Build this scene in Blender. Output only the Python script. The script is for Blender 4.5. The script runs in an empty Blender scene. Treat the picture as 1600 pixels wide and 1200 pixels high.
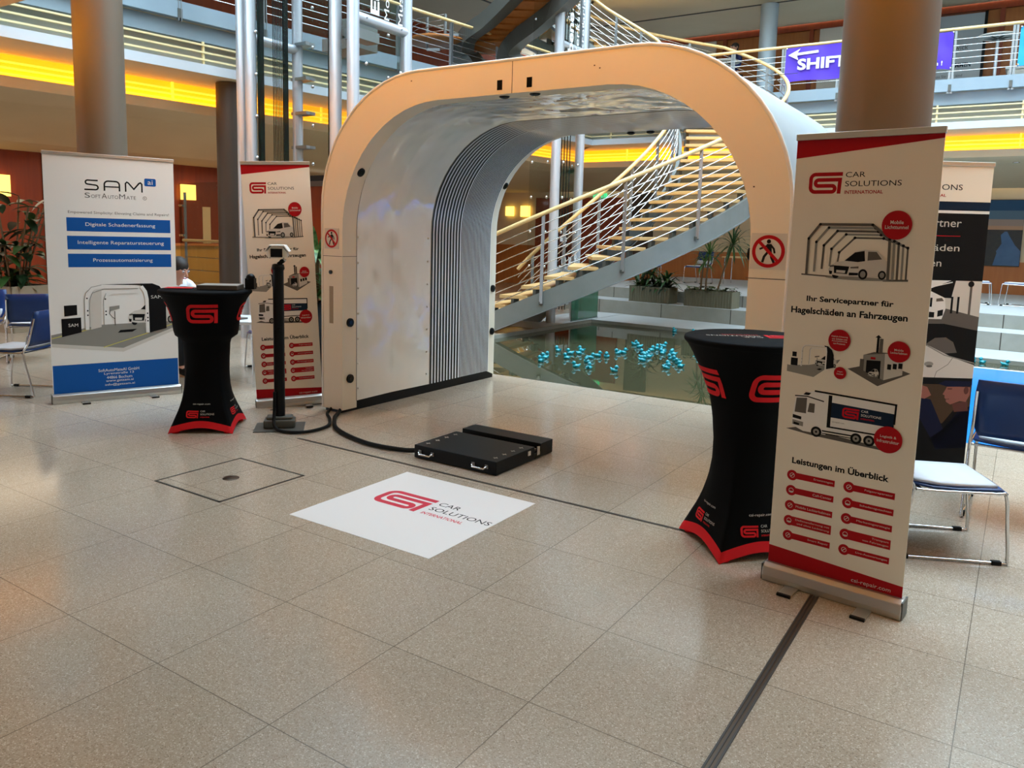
import bpy, bmesh, math, random
from mathutils import Vector, Matrix
PI = math.pi
SC = bpy.context.scene
COL = SC.collection
random.seed(7)

# ------------------------------------------------------------------ camera, sky, lights, exposure
cam_d = bpy.data.cameras.new('camera'); cam = bpy.data.objects.new('camera', cam_d); COL.objects.link(cam)
cam_d.sensor_width = 36.0; cam_d.lens = 27.36; cam_d.shift_y = -.05; cam_d.clip_start = 0.05; cam_d.clip_end = 200
_p, _r, _y = .1257, .0266, -.5796
def _basis():
    f = Vector((0, math.cos(_p), -math.sin(_p))); u0 = Vector((0, math.sin(_p), math.cos(_p))); r0 = Vector((1, 0, 0))
    rt = r0 * math.cos(_r) + u0 * math.sin(_r); up = u0 * math.cos(_r) - r0 * math.sin(_r)
    R = Matrix(((math.cos(_y), math.sin(_y), 0), (-math.sin(_y), math.cos(_y), 0), (0, 0, 1)))
    return R @ rt, R @ up, R @ f
_rt, _up, _fw = _basis()
_m = Matrix((_rt, _up, -_fw)).transposed().to_4x4(); _m.translation = (0, 0, 1.58)
cam.matrix_world = _m
SC.camera = cam

W = bpy.data.worlds.new('daylight'); SC.world = W; W.use_nodes = True
bg = W.node_tree.nodes['Background']
bg.inputs[0].default_value = (.64, .84, 1.0, 1); bg.inputs[1].default_value = 8.6
SC.view_settings.view_transform = 'Standard'; SC.view_settings.look = 'None'
SC.view_settings.gamma = 1.0; SC.view_settings.use_curve_mapping = False
SC.view_settings.exposure = 0.12
SC.cycles.max_bounces = 7; SC.cycles.diffuse_bounces = 4; SC.cycles.glossy_bounces = 4
SC.cycles.transmission_bounces = 6; SC.cycles.transparent_max_bounces = 8
SC.cycles.caustics_reflective = False; SC.cycles.caustics_refractive = False

def area(name, loc, rot, sx, sy, power, col):
    d = bpy.data.lights.new(name, 'AREA'); d.shape = 'RECTANGLE'; d.size = sx; d.size_y = sy
    d.energy = power; d.color = col
    o = bpy.data.objects.new(name, d); COL.objects.link(o); o.location = loc; o.rotation_euler = rot
    return o
# warm ceiling lighting of the gallery the camera stands under
area('soffit_light', (-2.6, -1.2, 2.95), (0, 0, 0), 7.0, 2.0, 165, (1.0, .77, .50))
# ceiling lamps under the left and back galleries
area('left_gallery_light', (-14.2, 8.5, 2.98), (0, 0, math.radians(-6.6)), 1.6, 16.0, 420, (1.0, .80, .56))
area('back_gallery_light', (-3.5, 19.6, 3.35), (0, 0, 0), 16.0, 1.2, 200, (1.0, .82, .60))
# added fill behind the camera to brighten the banner fronts, no real source
area('fill_behind_camera', (1.5, -5.2, 1.9), (math.radians(90), 0, 0), 9.0, 2.4, 14, (1.0, .93, .85))
COVE = 1.5          # strength of cove lamps and of the glow added to panel and bars

# ------------------------------------------------------------------ materials
def lin(r, g, b):
    f = lambda c: (c / 255 / 12.92) if c / 255 <= .04045 else ((c / 255 + .055) / 1.055) ** 2.4
    return (f(r), f(g), f(b), 1)
MATS = {}
def mat(key, rgb, rough=.5, metal=0, spec=.5, emit=None, es=0, var=None, bump=None, coat=0, coat_r=.03, alpha=1, trans=0, ior=1.45, stretch=None):
    m = bpy.data.materials.new(key); m.use_nodes = True; nt = m.node_tree; N = nt.nodes; L = nt.links
    b = N['Principled BSDF']; c = lin(*rgb)
    b.inputs['Base Color'].default_value = c; b.inputs['Roughness'].default_value = rough
    b.inputs['Metallic'].default_value = metal; b.inputs['Specular IOR Level'].default_value = spec
    b.inputs['IOR'].default_value = ior
    if coat: b.inputs['Coat Weight'].default_value = coat; b.inputs['Coat Roughness'].default_value = coat_r
    if alpha < 1: b.inputs['Alpha'].default_value = alpha
    if trans: b.inputs['Transmission Weight'].default_value = trans
    if emit: b.inputs['Emission Color'].default_value = lin(*emit); b.inputs['Emission Strength'].default_value = es
    if var or bump:
        tc = N.new('ShaderNodeTexCoord'); mp = N.new('ShaderNodeMapping'); L.new(tc.outputs['Object'], mp.inputs[0])
        if stretch: mp.inputs['Scale'].default_value = stretch
    if var:
        sc, amt, rgb2 = var
        n = N.new('ShaderNodeTexNoise'); n.inputs['Scale'].default_value = sc; n.inputs['Detail'].default_value = 4
        L.new(mp.outputs[0], n.inputs['Vector'])
        r = N.new('ShaderNodeValToRGB'); r.color_ramp.elements[0].position = .5 - amt; r.color_ramp.elements[1].position = .5 + amt
        r.color_ramp.elements[0].color = c; r.color_ramp.elements[1].color = lin(*rgb2)
        L.new(n.outputs[0], r.inputs[0]); L.new(r.outputs[0], b.inputs['Base Color'])
    if bump:
        sc, st, dist = bump
        n2 = N.new('ShaderNodeTexNoise'); n2.inputs['Scale'].default_value = sc; n2.inputs['Detail'].default_value = 2
        L.new(mp.outputs[0], n2.inputs['Vector'])
        bm_ = N.new('ShaderNodeBump'); bm_.inputs['Strength'].default_value = st; bm_.inputs['Distance'].default_value = dist
        L.new(n2.outputs[0], bm_.inputs['Height']); L.new(bm_.outputs[0], b.inputs['Normal'])
        if coat: L.new(bm_.outputs[0], b.inputs['Coat Normal'])
    MATS[key] = m
    return m

def floor_material():
    m = bpy.data.materials.new('terrazzo'); m.use_nodes = True; nt = m.node_tree; N = nt.nodes; L = nt.links
    b = N['Principled BSDF']
    tc = N.new('ShaderNodeTexCoord'); sx = N.new('ShaderNodeSeparateXYZ'); L.new(tc.outputs['Object'], sx.inputs[0])
    def math_(op, a, v=None):
        n = N.new('ShaderNodeMath'); n.operation = op
        if isinstance(a, (int, float)): n.inputs[0].default_value = a
        else: L.new(a, n.inputs[0])
        if v is not None:
            if isinstance(v, (int, float)): n.inputs[1].default_value = v
            else: L.new(v, n.inputs[1])
        return n.outputs[0]
    def line(o, off, per, w):
        t = math_('DIVIDE', math_('SUBTRACT', o, off), per)
        fr = math_('ABSOLUTE', math_('SUBTRACT', math_('FRACT', math_('ADD', t, 100.5)), .5))
        return math_('LESS_THAN', fr, w / per)
    jx = line(sx.outputs['X'], -3.115, .6115, .0019); jy = line(sx.outputs['Y'], 1.53, .591, .0019)
    joint = math_('MAXIMUM', jx, jy)
    # slab tone: each tile a touch different
    cx = math_('FLOOR', math_('DIVIDE', math_('SUBTRACT', sx.outputs['X'], -3.115), .6115))
    cy = math_('FLOOR', math_('DIVIDE', math_('SUBTRACT', sx.outputs['Y'], 1.53), .591))
    cmb = N.new('ShaderNodeCombineXYZ'); L.new(cx, cmb.inputs[0]); L.new(cy, cmb.inputs[1])
    wn = N.new('ShaderNodeTexWhiteNoise'); L.new(cmb.outputs[0], wn.inputs['Vector'])
    v1 = N.new('ShaderNodeTexVoronoi'); v1.inputs['Scale'].default_value = 270; L.new(tc.outputs['Object'], v1.inputs['Vector'])
    cr = N.new('ShaderNodeValToRGB'); e = cr.color_ramp.elements
    e[0].position = 0; e[0].color = lin(142, 126, 108); e[1].position = 1; e[1].color = lin(222, 210, 194)
    a = cr.color_ramp.elements.new(.14); a.color = lin(174, 157, 137)
    a = cr.color_ramp.elements.new(.86); a.color = lin(190, 174, 154)
    spx = N.new('ShaderNodeSeparateXYZ'); L.new(v1.outputs['Color'], spx.inputs[0]); L.new(spx.outputs[0], cr.inputs[0])
    v2 = N.new('ShaderNodeTexVoronoi'); v2.inputs['Scale'].default_value = 14; L.new(tc.outputs['Object'], v2.inputs['Vector'])
    dark = math_('LESS_THAN', v2.outputs['Distance'], .035)
    n3 = N.new('ShaderNodeTexNoise'); n3.inputs['Scale'].default_value = 1.3; L.new(tc.outputs['Object'], n3.inputs['Vector'])
    mul = math_('ADD', math_('MULTIPLY', wn.outputs['Value'], .09), math_('ADD', math_('MULTIPLY', n3.outputs[0], .16), .85))
    mx = N.new('ShaderNodeMix'); mx.data_type = 'RGBA'; mx.blend_type = 'MULTIPLY'; mx.inputs[0].default_value = 1
    L.new(cr.outputs[0], mx.inputs[6]); cc = N.new('ShaderNodeCombineColor'); [L.new(mul, cc.inputs[i]) for i in range(3)]; L.new(cc.outputs[0], mx.inputs[7])
    mj = N.new('ShaderNodeMix'); mj.data_type = 'RGBA'; L.new(math_('MULTIPLY', math_('MAXIMUM', joint, dark), .72), mj.inputs[0])
    L.new(mx.outputs[2], mj.inputs[6]); mj.inputs[7].default_value = lin(84, 72, 60)
    L.new(mj.outputs[2], b.inputs['Base Color'])
    ro = math_('ADD', math_('MULTIPLY', n3.outputs[0], .10), .11)
    L.new(ro, b.inputs['Roughness']); b.inputs['Specular IOR Level'].default_value = .8
    MATS['terrazzo'] = m
floor_material()

mat('white', (228, 226, 222), .45)
mat('paint', (214, 206, 192), .6, var=(3, .3, (222, 214, 202)))
mat('plaster_warm', (205, 186, 152), .7, var=(1.2, .3, (212, 194, 162)))
mat('fascia', (196, 203, 208), .5)
mat('steelblue', (134, 150, 160), .45, metal=.25, var=(2, .3, (146, 160, 168)))
mat('steel', (150, 152, 152), .35, metal=.75)
mat('steel_grey', (128, 128, 124), .45, metal=.35, var=(3, .3, (138, 138, 134)))
mat('stringer', (122, 125, 120), .42, metal=.3, var=(4, .3, (132, 134, 130)))
mat('dark_steel', (92, 92, 86), .5, metal=.3)
mat('chrome', (215, 215, 215), .12, metal=1)
mat('alu', (198, 196, 190), .3, metal=.8)
mat('column', (104, 92, 78), .5, metal=.1)
mat('column_blue', (176, 190, 200), .4, metal=.2)
mat('column_dark', (66, 54, 44), .5)
mat('tube', (188, 192, 198), .34, metal=.45)
mat('cream', (236, 214, 160), .6)
mat('louver', (196, 192, 172), .6)
mat('cove', (250, 190, 80), .7, emit=(255, 186, 16), es=COVE * .42)  # back panel is no lamp; its lamplit look is added as emission
mat('cove_lamp', (255, 200, 90), .7, emit=(255, 196, 40), es=COVE * 5)
mat('cove_lamp_near', (255, 200, 90), .7, emit=(255, 200, 62), es=COVE * 12)
mat('cove_near', (255, 190, 60), .7, emit=(255, 200, 62), es=COVE * 3.2)  # front panel, lamplight on it likewise put in as glow
mat('covebar_near', (255, 216, 120), .6, emit=(255, 200, 62), es=COVE * 3.2)  # front bars, lit look put in as glow
mat('covebar', (255, 216, 120), .6, emit=(255, 206, 50), es=COVE * .75)  # bars are no lamps; the light on them is put in as emission
mat('wood_red', (124, 44, 10), .38, var=(2.0, .35, (150, 60, 14)), stretch=(7, 7, .6))
mat('wood_orange', (166, 96, 40), .42, var=(2.0, .35, (184, 112, 52)), stretch=(7, 7, .6))
mat('wood_dark', (96, 44, 14), .5, var=(3, .3, (120, 58, 20)))
mat('wood_yellow_lit', (168, 120, 44), .4, var=(2.0, .35, (186, 138, 58)), stretch=(7, 7, .6))  # yellow light on the wood panel is put into this colour
mat('tread', (208, 164, 104), .4, var=(5, .35, (220, 180, 122)))
mat('rail_wood', (222, 184, 122), .32, var=(6, .3, (232, 198, 140)))
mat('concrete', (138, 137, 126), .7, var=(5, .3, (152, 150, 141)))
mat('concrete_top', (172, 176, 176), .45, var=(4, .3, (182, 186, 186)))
mat('glass', (26, 58, 46), .02, alpha=.20, spec=.6)
mat('glass_green', (34, 112, 82), .03, alpha=.62, spec=.6)
mat('glass_dark', (52, 74, 66), .03, alpha=.42, spec=.7)
mat('black', (6, 6, 7), .42, spec=.25)
mat('black_gloss', (6, 6, 6), .2, spec=.3)
mat('black_fabric', (4, 4, 5), .75, spec=.12)
mat('rubber', (8, 8, 8), .6, spec=.25)
mat('red', (196, 16, 34), .5, spec=.2)
mat('red_fabric', (214, 26, 34), .68, spec=.25)
mat('deepred', (172, 14, 24), .5, spec=.2)
mat('print_white', (232, 228, 222), .55, spec=.2)
mat('print_cream', (236, 226, 208), .55, spec=.2)
mat('print_black', (12, 11, 13), .55, spec=.2)
mat('print_grey', (142, 138, 130), .55, spec=.2)
mat('print_mid', (96, 90, 84), .55, spec=.2)
mat('print_light', (206, 200, 190), .55, spec=.2)
mat('print_navy', (14, 34, 56), .5, spec=.2)
mat('print_blue', (18, 84, 158), .5, spec=.2)
mat('print_yellow', (212, 200, 90), .55, spec=.2)
mat('skin_print', (150, 96, 84), .55, spec=.2)
mat('skin_print_dark', (96, 58, 52), .55, spec=.2)
mat('navy_print', (16, 20, 48), .55, spec=.2)
mat('brown_print', (74, 56, 40), .55, spec=.2)
mat('floor_print', (240, 236, 232), .42)
mat('logo_pink', (214, 46, 70), .45)
mat('shell_grey', (164, 172, 174), .4, metal=.15, var=(2, .3, (172, 180, 182)))
mat('tunnel_white', (228, 218, 196), .42, var=(1.6, .3, (232, 222, 202)))
mat('lining', (240, 238, 230), .14, coat=1, coat_r=.03, bump=(1.8, .8, .08), spec=.8, stretch=(1, 1.2, .8))
mat('led_white', (232, 234, 236), .25, coat=.4)
mat('led_black', (6, 6, 8), .28)
mat('seat_blue', (14, 48, 106), .32, var=(7, .3, (22, 58, 118)))
mat('pad_white', (204, 207, 212), .75, bump=(30, .15, .004))
mat('purple', (76, 42, 176), .5)
mat('cyan', (20, 150, 214), .5)
mat('ball', (0, 142, 158), .22, coat=.5)
mat('duck_beak', (0, 120, 132), .3)
mat('leaf', (36, 66, 30), .4, var=(3, .3, (58, 92, 44)))
mat('leaf_dark', (18, 34, 20), .35, var=(3, .3, (30, 50, 28)))
mat('leaf_stripe', (120, 150, 96), .4, var=(14, .15, (40, 84, 44)), stretch=(1, 1, 1))
mat('leaf_bright', (66, 104, 48), .42, var=(3, .3, (88, 126, 60)))
mat('stem', (112, 88, 62), .7)
mat('soil', (40, 30, 22), .9)
mat('planter_wood', (142, 126, 104), .6, var=(2, .3, (160, 144, 122)), stretch=(1, 1, 8))
mat('planter_slat', (104, 100, 80), .65, var=(3, .3, (120, 116, 96)), stretch=(8, 8, 1))
mat('skin', (206, 150, 124), .5)
mat('hair', (38, 28, 22), .6)
mat('cloth_blue', (24, 38, 86), .7)
mat('cloth_dark', (26, 28, 34), .7)
mat('shirt', (226, 226, 230), .7)
mat('lamp', (255, 222, 120), .5, emit=(255, 214, 96), es=2.2)
mat('spot', (255, 240, 220), .5, emit=(255, 236, 200), es=6)
mat('exit_green', (40, 190, 110), .5, emit=(70, 220, 140), es=1.0)
mat('pool_blue', (0, 128, 226), .12, spec=.5, bump=(2.5, .1, .02))
mat('pool_base', (70, 72, 58), .6)
mat('water', (62, 62, 44), .015, spec=.5, ior=1.45, bump=(2.2, .03, .01))
mat('sky_photo', (120, 120, 124), .5, var=(3, .4, (196, 160, 130)))
mat('dusk_high', (38, 74, 104), .5, spec=.2)
mat('dusk_mid', (84, 108, 124), .5, spec=.2)
mat('dusk_low', (150, 132, 120), .5, spec=.2)
mat('dusk_glow', (176, 138, 108), .5, spec=.2)
mat('photo_dark', (20, 24, 30), .5, var=(12, .3, (44, 40, 30)))
mat('photo_blue', (40, 78, 118), .5, var=(3, .3, (70, 104, 140)))
mat('orange_fruit', (232, 140, 40), .45)
mat('green_fruit', (120, 160, 40), .45)
mat('cushion_grey', (90, 88, 84), .6)
mat('paper', (226, 222, 214), .6)
mat('book', (78, 70, 62), .5)
mat('panel_grey', (168, 176, 182), .35, coat=.5)
mat('slot', (160, 140, 112), .5)
mat('slot_dark', (58, 50, 42), .5)
mat('bronze', (92, 76, 62), .35, metal=.7)

# ------------------------------------------------------------------ mesh builder
_TXT = {}
def text_geo(s, bold=0.0):
    k = (s, bold)
    if k in _TXT: return _TXT[k]
    cu = bpy.data.curves.new('t', 'FONT'); cu.body = s; cu.size = 1; cu.offset = bold; cu.resolution_u = 3
    o = bpy.data.objects.new('t', cu); COL.objects.link(o)
    dg = bpy.context.evaluated_depsgraph_get(); me = bpy.data.meshes.new_from_object(o.evaluated_get(dg))
    vs = [(v.co.x, v.co.y) for v in me.vertices]; fs = [tuple(p.vertices) for p in me.polygons]
    bpy.data.objects.remove(o); bpy.data.curves.remove(cu); bpy.data.meshes.remove(me)
    _TXT[k] = (vs, fs)
    return _TXT[k]

class MB:
    def __init__(s, xf=None): s.v = []; s.f = []; s.m = []; s.s = []; s.xf = xf
    def add(s, vs, fs, m, smooth=False):
        o = len(s.v)
        for p in vs:
            p = Vector(p); s.v.append(s.xf @ p if s.xf else p)
        for f in fs: s.f.append(tuple(i + o for i in f)); s.m.append(m); s.s.append(smooth)
        return s
    def box(s, x0, x1, y0, y1, z0, z1, m):
        vs = [(x, y, z) for z in (z0, z1) for y in (y0, y1) for x in (x0, x1)]
        return s.add(vs, [(0, 2, 3, 1), (4, 5, 7, 6), (0, 1, 5, 4), (2, 6, 7, 3), (0, 4, 6, 2), (1, 3, 7, 5)], m)
    def bar(s, p0, p1, w, h, m, up=(0, 0, 1)):
        p0, p1 = Vector(p0), Vector(p1); d = (p1 - p0).normalized(); u = Vector(up)
        if abs(d.dot(u)) > .98: u = Vector((1, 0, 0))
        a = d.cross(u).normalized() * w / 2; b = a.cross(d).normalized() * h / 2
        vs = [p0 - a - b, p0 + a - b, p0 + a + b, p0 - a + b, p1 - a - b, p1 + a - b, p1 + a + b, p1 - a + b]
        return s.add(vs, [(0, 3, 2, 1), (4, 5, 6, 7), (0, 1, 5, 4), (1, 2, 6, 5), (2, 3, 7, 6), (3, 0, 4, 7)], m)
    def tube(s, pts, r, m, n=8, closed=False, caps=True, r_list=None):
        P = [Vector(p) for p in pts]; k = len(P); vs = []; fs = []; prev = None
        for i, p in enumerate(P):
            a = P[(i - 1) % k] if (closed or i > 0) else p; b = P[(i + 1) % k] if (closed or i < k - 1) else p
            d = (b - a).normalized()
            if prev is None:
                u = d.orthogonal().normalized()
            else:
                u = prev - d * prev.dot(d)
                u = u.normalized() if u.length > 1e-6 else d.orthogonal().normalized()
            prev = u; w = d.cross(u); rr = r_list[i] if r_list else r
            for j in range(n):
                t = 2 * PI * j / n; vs.append(p + (u * math.cos(t) + w * math.sin(t)) * rr)
        for i in range(k if closed else k - 1):
            i2 = (i + 1) % k
            for j in range(n): fs.append((i * n + j, i * n + (j + 1) % n, i2 * n + (j + 1) % n, i2 * n + j))
        s.add(vs, fs, m, True)
        if caps and not closed:
            s.add(vs[:n], [tuple(range(n))[::-1]], m); s.add(vs[-n:], [tuple(range(n))], m)
        return s
    def cyl(s, p0, p1, r, m, n=16, r1=None): return s.tube([p0, p1], r, m, n, r_list=[r, r if r1 is None else r1])
    def lathe(s, prof, m, c=(0, 0, 0), n=24):
        vs = []; fs = []
        for r, z in prof:
            for j in range(n): t = 2 * PI * j / n; vs.append((c[0] + r * math.cos(t), c[1] + r * math.sin(t), c[2] + z))
        for i in range(len(prof) - 1):
            for j in range(n): fs.append((i * n + j, i * n + (j + 1) % n, (i + 1) * n + (j + 1) % n, (i + 1) * n + j))
        s.add(vs, fs, m, True)
        if prof[0][0] > 1e-4: s.add(vs[:n], [tuple(range(n))[::-1]], m)
        if prof[-1][0] > 1e-4: s.add(vs[-n:], [tuple(range(n))], m)
        return s
    def ball(s, c, r, m, n=12, k=8, sc=(1, 1, 1)):
        prof = []
        vs = []; fs = []
        for i in range(k + 1):
            a = -PI / 2 + PI * i / k
            for j in range(n):
                t = 2 * PI * j / n
                vs.append((c[0] + r * sc[0] * math.cos(a) * math.cos(t), c[1] + r * sc[1] * math.cos(a) * math.sin(t), c[2] + r * sc[2] * math.sin(a)))
        for i in range(k):
            for j in range(n): fs.append((i * n + j, i * n + (j + 1) % n, (i + 1) * n + (j + 1) % n, (i + 1) * n + j))
        return s.add(vs, fs, m, True)
    # flat graphics: frame F(u, v, d) -> 3D
    def poly(s, pts, F, d, m): return s.add([F(u, v, d) for u, v in pts], [tuple(range(len(pts)))], m)
    def rect(s, u0, v0, u1, v1, F, d, m): return s.poly([(u0, v0), (u1, v0), (u1, v1), (u0, v1)], F, d, m)
    def disc(s, u, v, r, F, d, m, n=32, r2=None, a=0):
        pts = []
        for j in range(n):
            t = 2 * PI * j / n; x, y = r * math.cos(t), (r2 or r) * math.sin(t)
            pts.append((u + x * math.cos(a) - y * math.sin(a), v + x * math.sin(a) + y * math.cos(a)))
        return s.poly(pts, F, d, m)
    def ring(s, u, v, r, w, F, d, m, n=32):
        vs = []; fs = []
        for j in range(n):
            t = 2 * PI * j / n
            vs += [F(u + r * math.cos(t), v + r * math.sin(t), d), F(u + (r - w) * math.cos(t), v + (r - w) * math.sin(t), d)]
        for j in range(n): k = (j + 1) % n; fs.append((2 * j, 2 * k, 2 * k + 1, 2 * j + 1))
        return s.add(vs, fs, m)
    def stroke(s, pts, w, F, d, m):
        P = [Vector(p).to_2d() for p in pts]; k = len(P); vs = []
        for i in range(k):
            a = (P[i] - P[i - 1]).normalized() if i else (P[1] - P[0]).normalized()
            b = (P[i + 1] - P[i]).normalized() if i < k - 1 else a
            t = (a + b); t = t.normalized() if t.length > 1e-6 else a
            n = Vector((-t.y, t.x)); c = max(.35, n.dot(Vector((-a.y, a.x))))
            q = n * (w / 2 / c); vs += [F(*(P[i] + q), d), F(*(P[i] - q), d)]
        return s.add(vs, [(2 * i, 2 * i + 1, 2 * i + 3, 2 * i + 2) for i in range(k - 1)], m)
    def text(s, t, u0, v0, u1, v1, F, d, m, bold=0.0, keep=False, rot=0):
        vs, fs = text_geo(t, bold)
        x0 = min(v[0] for v in vs); x1 = max(v[0] for v in vs); y0 = min(v[1] for v in vs); y1 = max(v[1] for v in vs)
        kx = (u1 - u0) / (x1 - x0); ky = (v1 - v0) / (y1 - y0)
        if keep: kx = ky
        return s.add([F(u0 + (x - x0) * kx, v0 + (y - y0) * ky, d) for x, y in vs], fs, m)
    def build(s, name, parent=None, bevel=0, origin=None, mats=None):
        me = bpy.data.meshes.new(name); keys = []
        for k in s.m:
            if k not in keys: keys.append(k)
        O = Vector(origin) if origin else Vector((0, 0, 0))
        me.from_pydata([v - O for v in s.v], [], s.f)
        for k in keys: me.materials.append(MATS[k])
        ix = {k: i for i, k in enumerate(keys)}
        me.polygons.foreach_set('material_index', [ix[k] for k in s.m])
        me.polygons.foreach_set('use_smooth', s.s)
        me.update()
        o = bpy.data.objects.new(name, me); COL.objects.link(o)
        if parent: o.parent = parent
        if origin: o.location = O
        if bevel:
            b = o.modifiers.new('bevel', 'BEVEL'); b.width = bevel; b.segments = 2; b.limit_method = 'ANGLE'
        return o

def tag(o, label, cat, group=None, kind=None):
    if label: o['label'] = label
    if cat: o['category'] = cat
    if group: o['group'] = group
    if kind: o['kind'] = kind
    return o
def thing(name, label, cat, loc=(0, 0, 0), rz=0, group=None, tilt=None):
    o = bpy.data.objects.new(name, None); COL.objects.link(o); o.empty_display_size = .1
    o.location = loc; o.rotation_euler = (tilt[0] if tilt else 0, tilt[1] if tilt else 0, rz)
    return tag(o, label, cat, group)
def copy_tree(o, parent=None):
    c = o.copy(); COL.objects.link(c)
    if parent: c.parent = parent
    for ch in list(o.children):
        if ch.parent == o and not ch.get('_c'): copy_tree(ch, c)
    return c
def struct(o): o['kind'] = 'structure'; return o
def arc(cx, cy, r, a0, a1, n=8): return [(cx + r * math.cos(math.radians(a0 + (a1 - a0) * i / n)), cy + r * math.sin(math.radians(a0 + (a1 - a0) * i / n))) for i in range(n + 1)]

# ------------------------------------------------------------------ floor, pool, terraces
XW, XP, YP, XR = -17.2, -6.88, 7.19, 6.5
def pback(x): return 13.28 - .05 * (x + 6.88)
def s1(x): return 14.72 - .09 * (x + 6.88)
def s2(x): return 15.40 - .08 * (x + 6.88)
f = MB()
f.add([(XW, -9, 0), (XR, -9, 0), (XR, YP, 0), (XW, YP, 0)], [(0, 1, 2, 3)], 'terrazzo')
f.add([(XW, YP, 0), (XP, YP, 0), (XP, 21.5, 0), (XW, 21.5, 0)], [(0, 1, 2, 3)], 'terrazzo')
struct(f.build('floor'))
t = MB()                                                      # stone strip behind the pool and the basin walls
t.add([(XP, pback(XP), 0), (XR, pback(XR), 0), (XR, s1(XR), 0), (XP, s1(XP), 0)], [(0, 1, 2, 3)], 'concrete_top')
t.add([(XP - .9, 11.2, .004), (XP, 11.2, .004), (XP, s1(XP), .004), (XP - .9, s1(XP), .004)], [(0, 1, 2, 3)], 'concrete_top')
for a, b in (((XP, YP), (XR, YP)), ((XP, pback(XP)), (XP, YP)), ((XR, pback(XR)), (XP, pback(XP)))):
    t.add([(a[0], a[1], -.5), (b[0], b[1], -.5), (b[0], b[1], 0), (a[0], a[1], 0)], [(0, 1, 2, 3)], 'concrete')
t.add([(XP, YP, -.5), (XR, YP, -.5), (XR, 14, -.5), (XP, 14, -.5)], [(0, 1, 2, 3)], 'pool_base')
struct(t.build('trim_1'))
w = MB(); w.add([(XP, YP, -.06), (XR, YP, -.06), (XR, pback(XR), -.06), (XP, pback(XP), -.06)], [(0, 1, 2, 3)], 'water')
tag(w.build('pool_water'), 'still dark pool water behind the scanner arch', 'water', kind='stuff')
w = MB(); w.box(-.52, 5.5, 7.30, 12.2, -.058, -.045, 'pool_blue')  # bright blue stretch of the pool, laid on the water as a thin box
w.box(-.52, 5.5, 12.17, 12.23, -.05, -.04, 'print_white'); w.box(-.52, 5.5, 7.26, 7.32, -.05, -.04, 'print_white')
tag(w.build('blue_pool_section'), 'bright blue section of the pool beyond the chairs', 'pool mat')
st = MB()
def step(fa, fb, z0, z1, x0=XP, x1=XR):
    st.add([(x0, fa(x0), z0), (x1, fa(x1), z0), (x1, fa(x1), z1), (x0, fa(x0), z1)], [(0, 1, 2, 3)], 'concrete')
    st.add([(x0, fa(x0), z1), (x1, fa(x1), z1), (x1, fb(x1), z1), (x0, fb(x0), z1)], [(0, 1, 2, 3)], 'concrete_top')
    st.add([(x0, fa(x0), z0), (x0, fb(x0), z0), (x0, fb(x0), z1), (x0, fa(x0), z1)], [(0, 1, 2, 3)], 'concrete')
    for k in range(7):
        xx = x0 + .9 + k * 1.45
        st.box(xx, xx + .012, fa(xx) - .006, fa(xx) + .02, z0, z1, 'slot_dark')
step(s1, s2, 0, .275, XP - 1.5); step(s2, lambda x: 21.5, .275, .50, XP - 1.5)
struct(st.build('terrace_steps'))
for i, (x, y, z) in enumerate(((-4.05, s1(-4.05) - .34, 0), (-3.95, s2(-3.95) - .34, .275))):
    b = MB(); b.box(x, x + 1.1, y, y + .32, z + .001, z + .14, 'concrete'); b.box(x - .01, x + 1.11, y - .01, y + .33, z + .14, z + .155, 'concrete_top')
    struct(b.build('trim_%d' % (2 + i)))

# floor channels
c = MB()
c.box(-4.5, -1.25, 3.933, 3.957, -.004, .0015, 'slot_dark')
struct(c.build('trim_4'))
d = thing('floor_drain', 'long dark bronze slot drain running towards the camera', 'drain', (-.66, 1.2, 0))
b = MB(); b.box(-.016, .016, -2.6, 2.35, -.004, .002, 'bronze'); b.build('channel', d)
b = MB(); b.box(-.019, -.012, -2.6, 2.35, .0005, .004, 'slot_dark'); b.box(.012, .019, -2.6, 2.35, .0005, .004, 'slot_dark'); b.box(-.002, .002, -2.6, 2.35, .0005, .0045, 'slot_dark'); b.build('rail', d)
h = thing('floor_hatch', 'square terrazzo access cover with dark metal rim', 'hatch', (-4.083, 3.03, 0))
b = MB(); b.box(-.31, .31, -.31, .31, -.004, .0015, 'terrazzo'); b.build('cover_slab', h)
b = MB()
for s in (-1, 1): b.box(-.32, .32, s * .313 - .007, s * .313 + .007, -.002, .003, 'slot_dark'); b.box(s * .313 - .007, s * .313 + .007, -.32, .32, -.002, .003, 'slot_dark')
b.build('rim', h)
b = MB(); b.lathe([(0, .004), (.048, .004), (.052, .0015)][::-1], 'bronze', (0, 0, 0), 24); b.build('lifting_plug', h)

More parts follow.
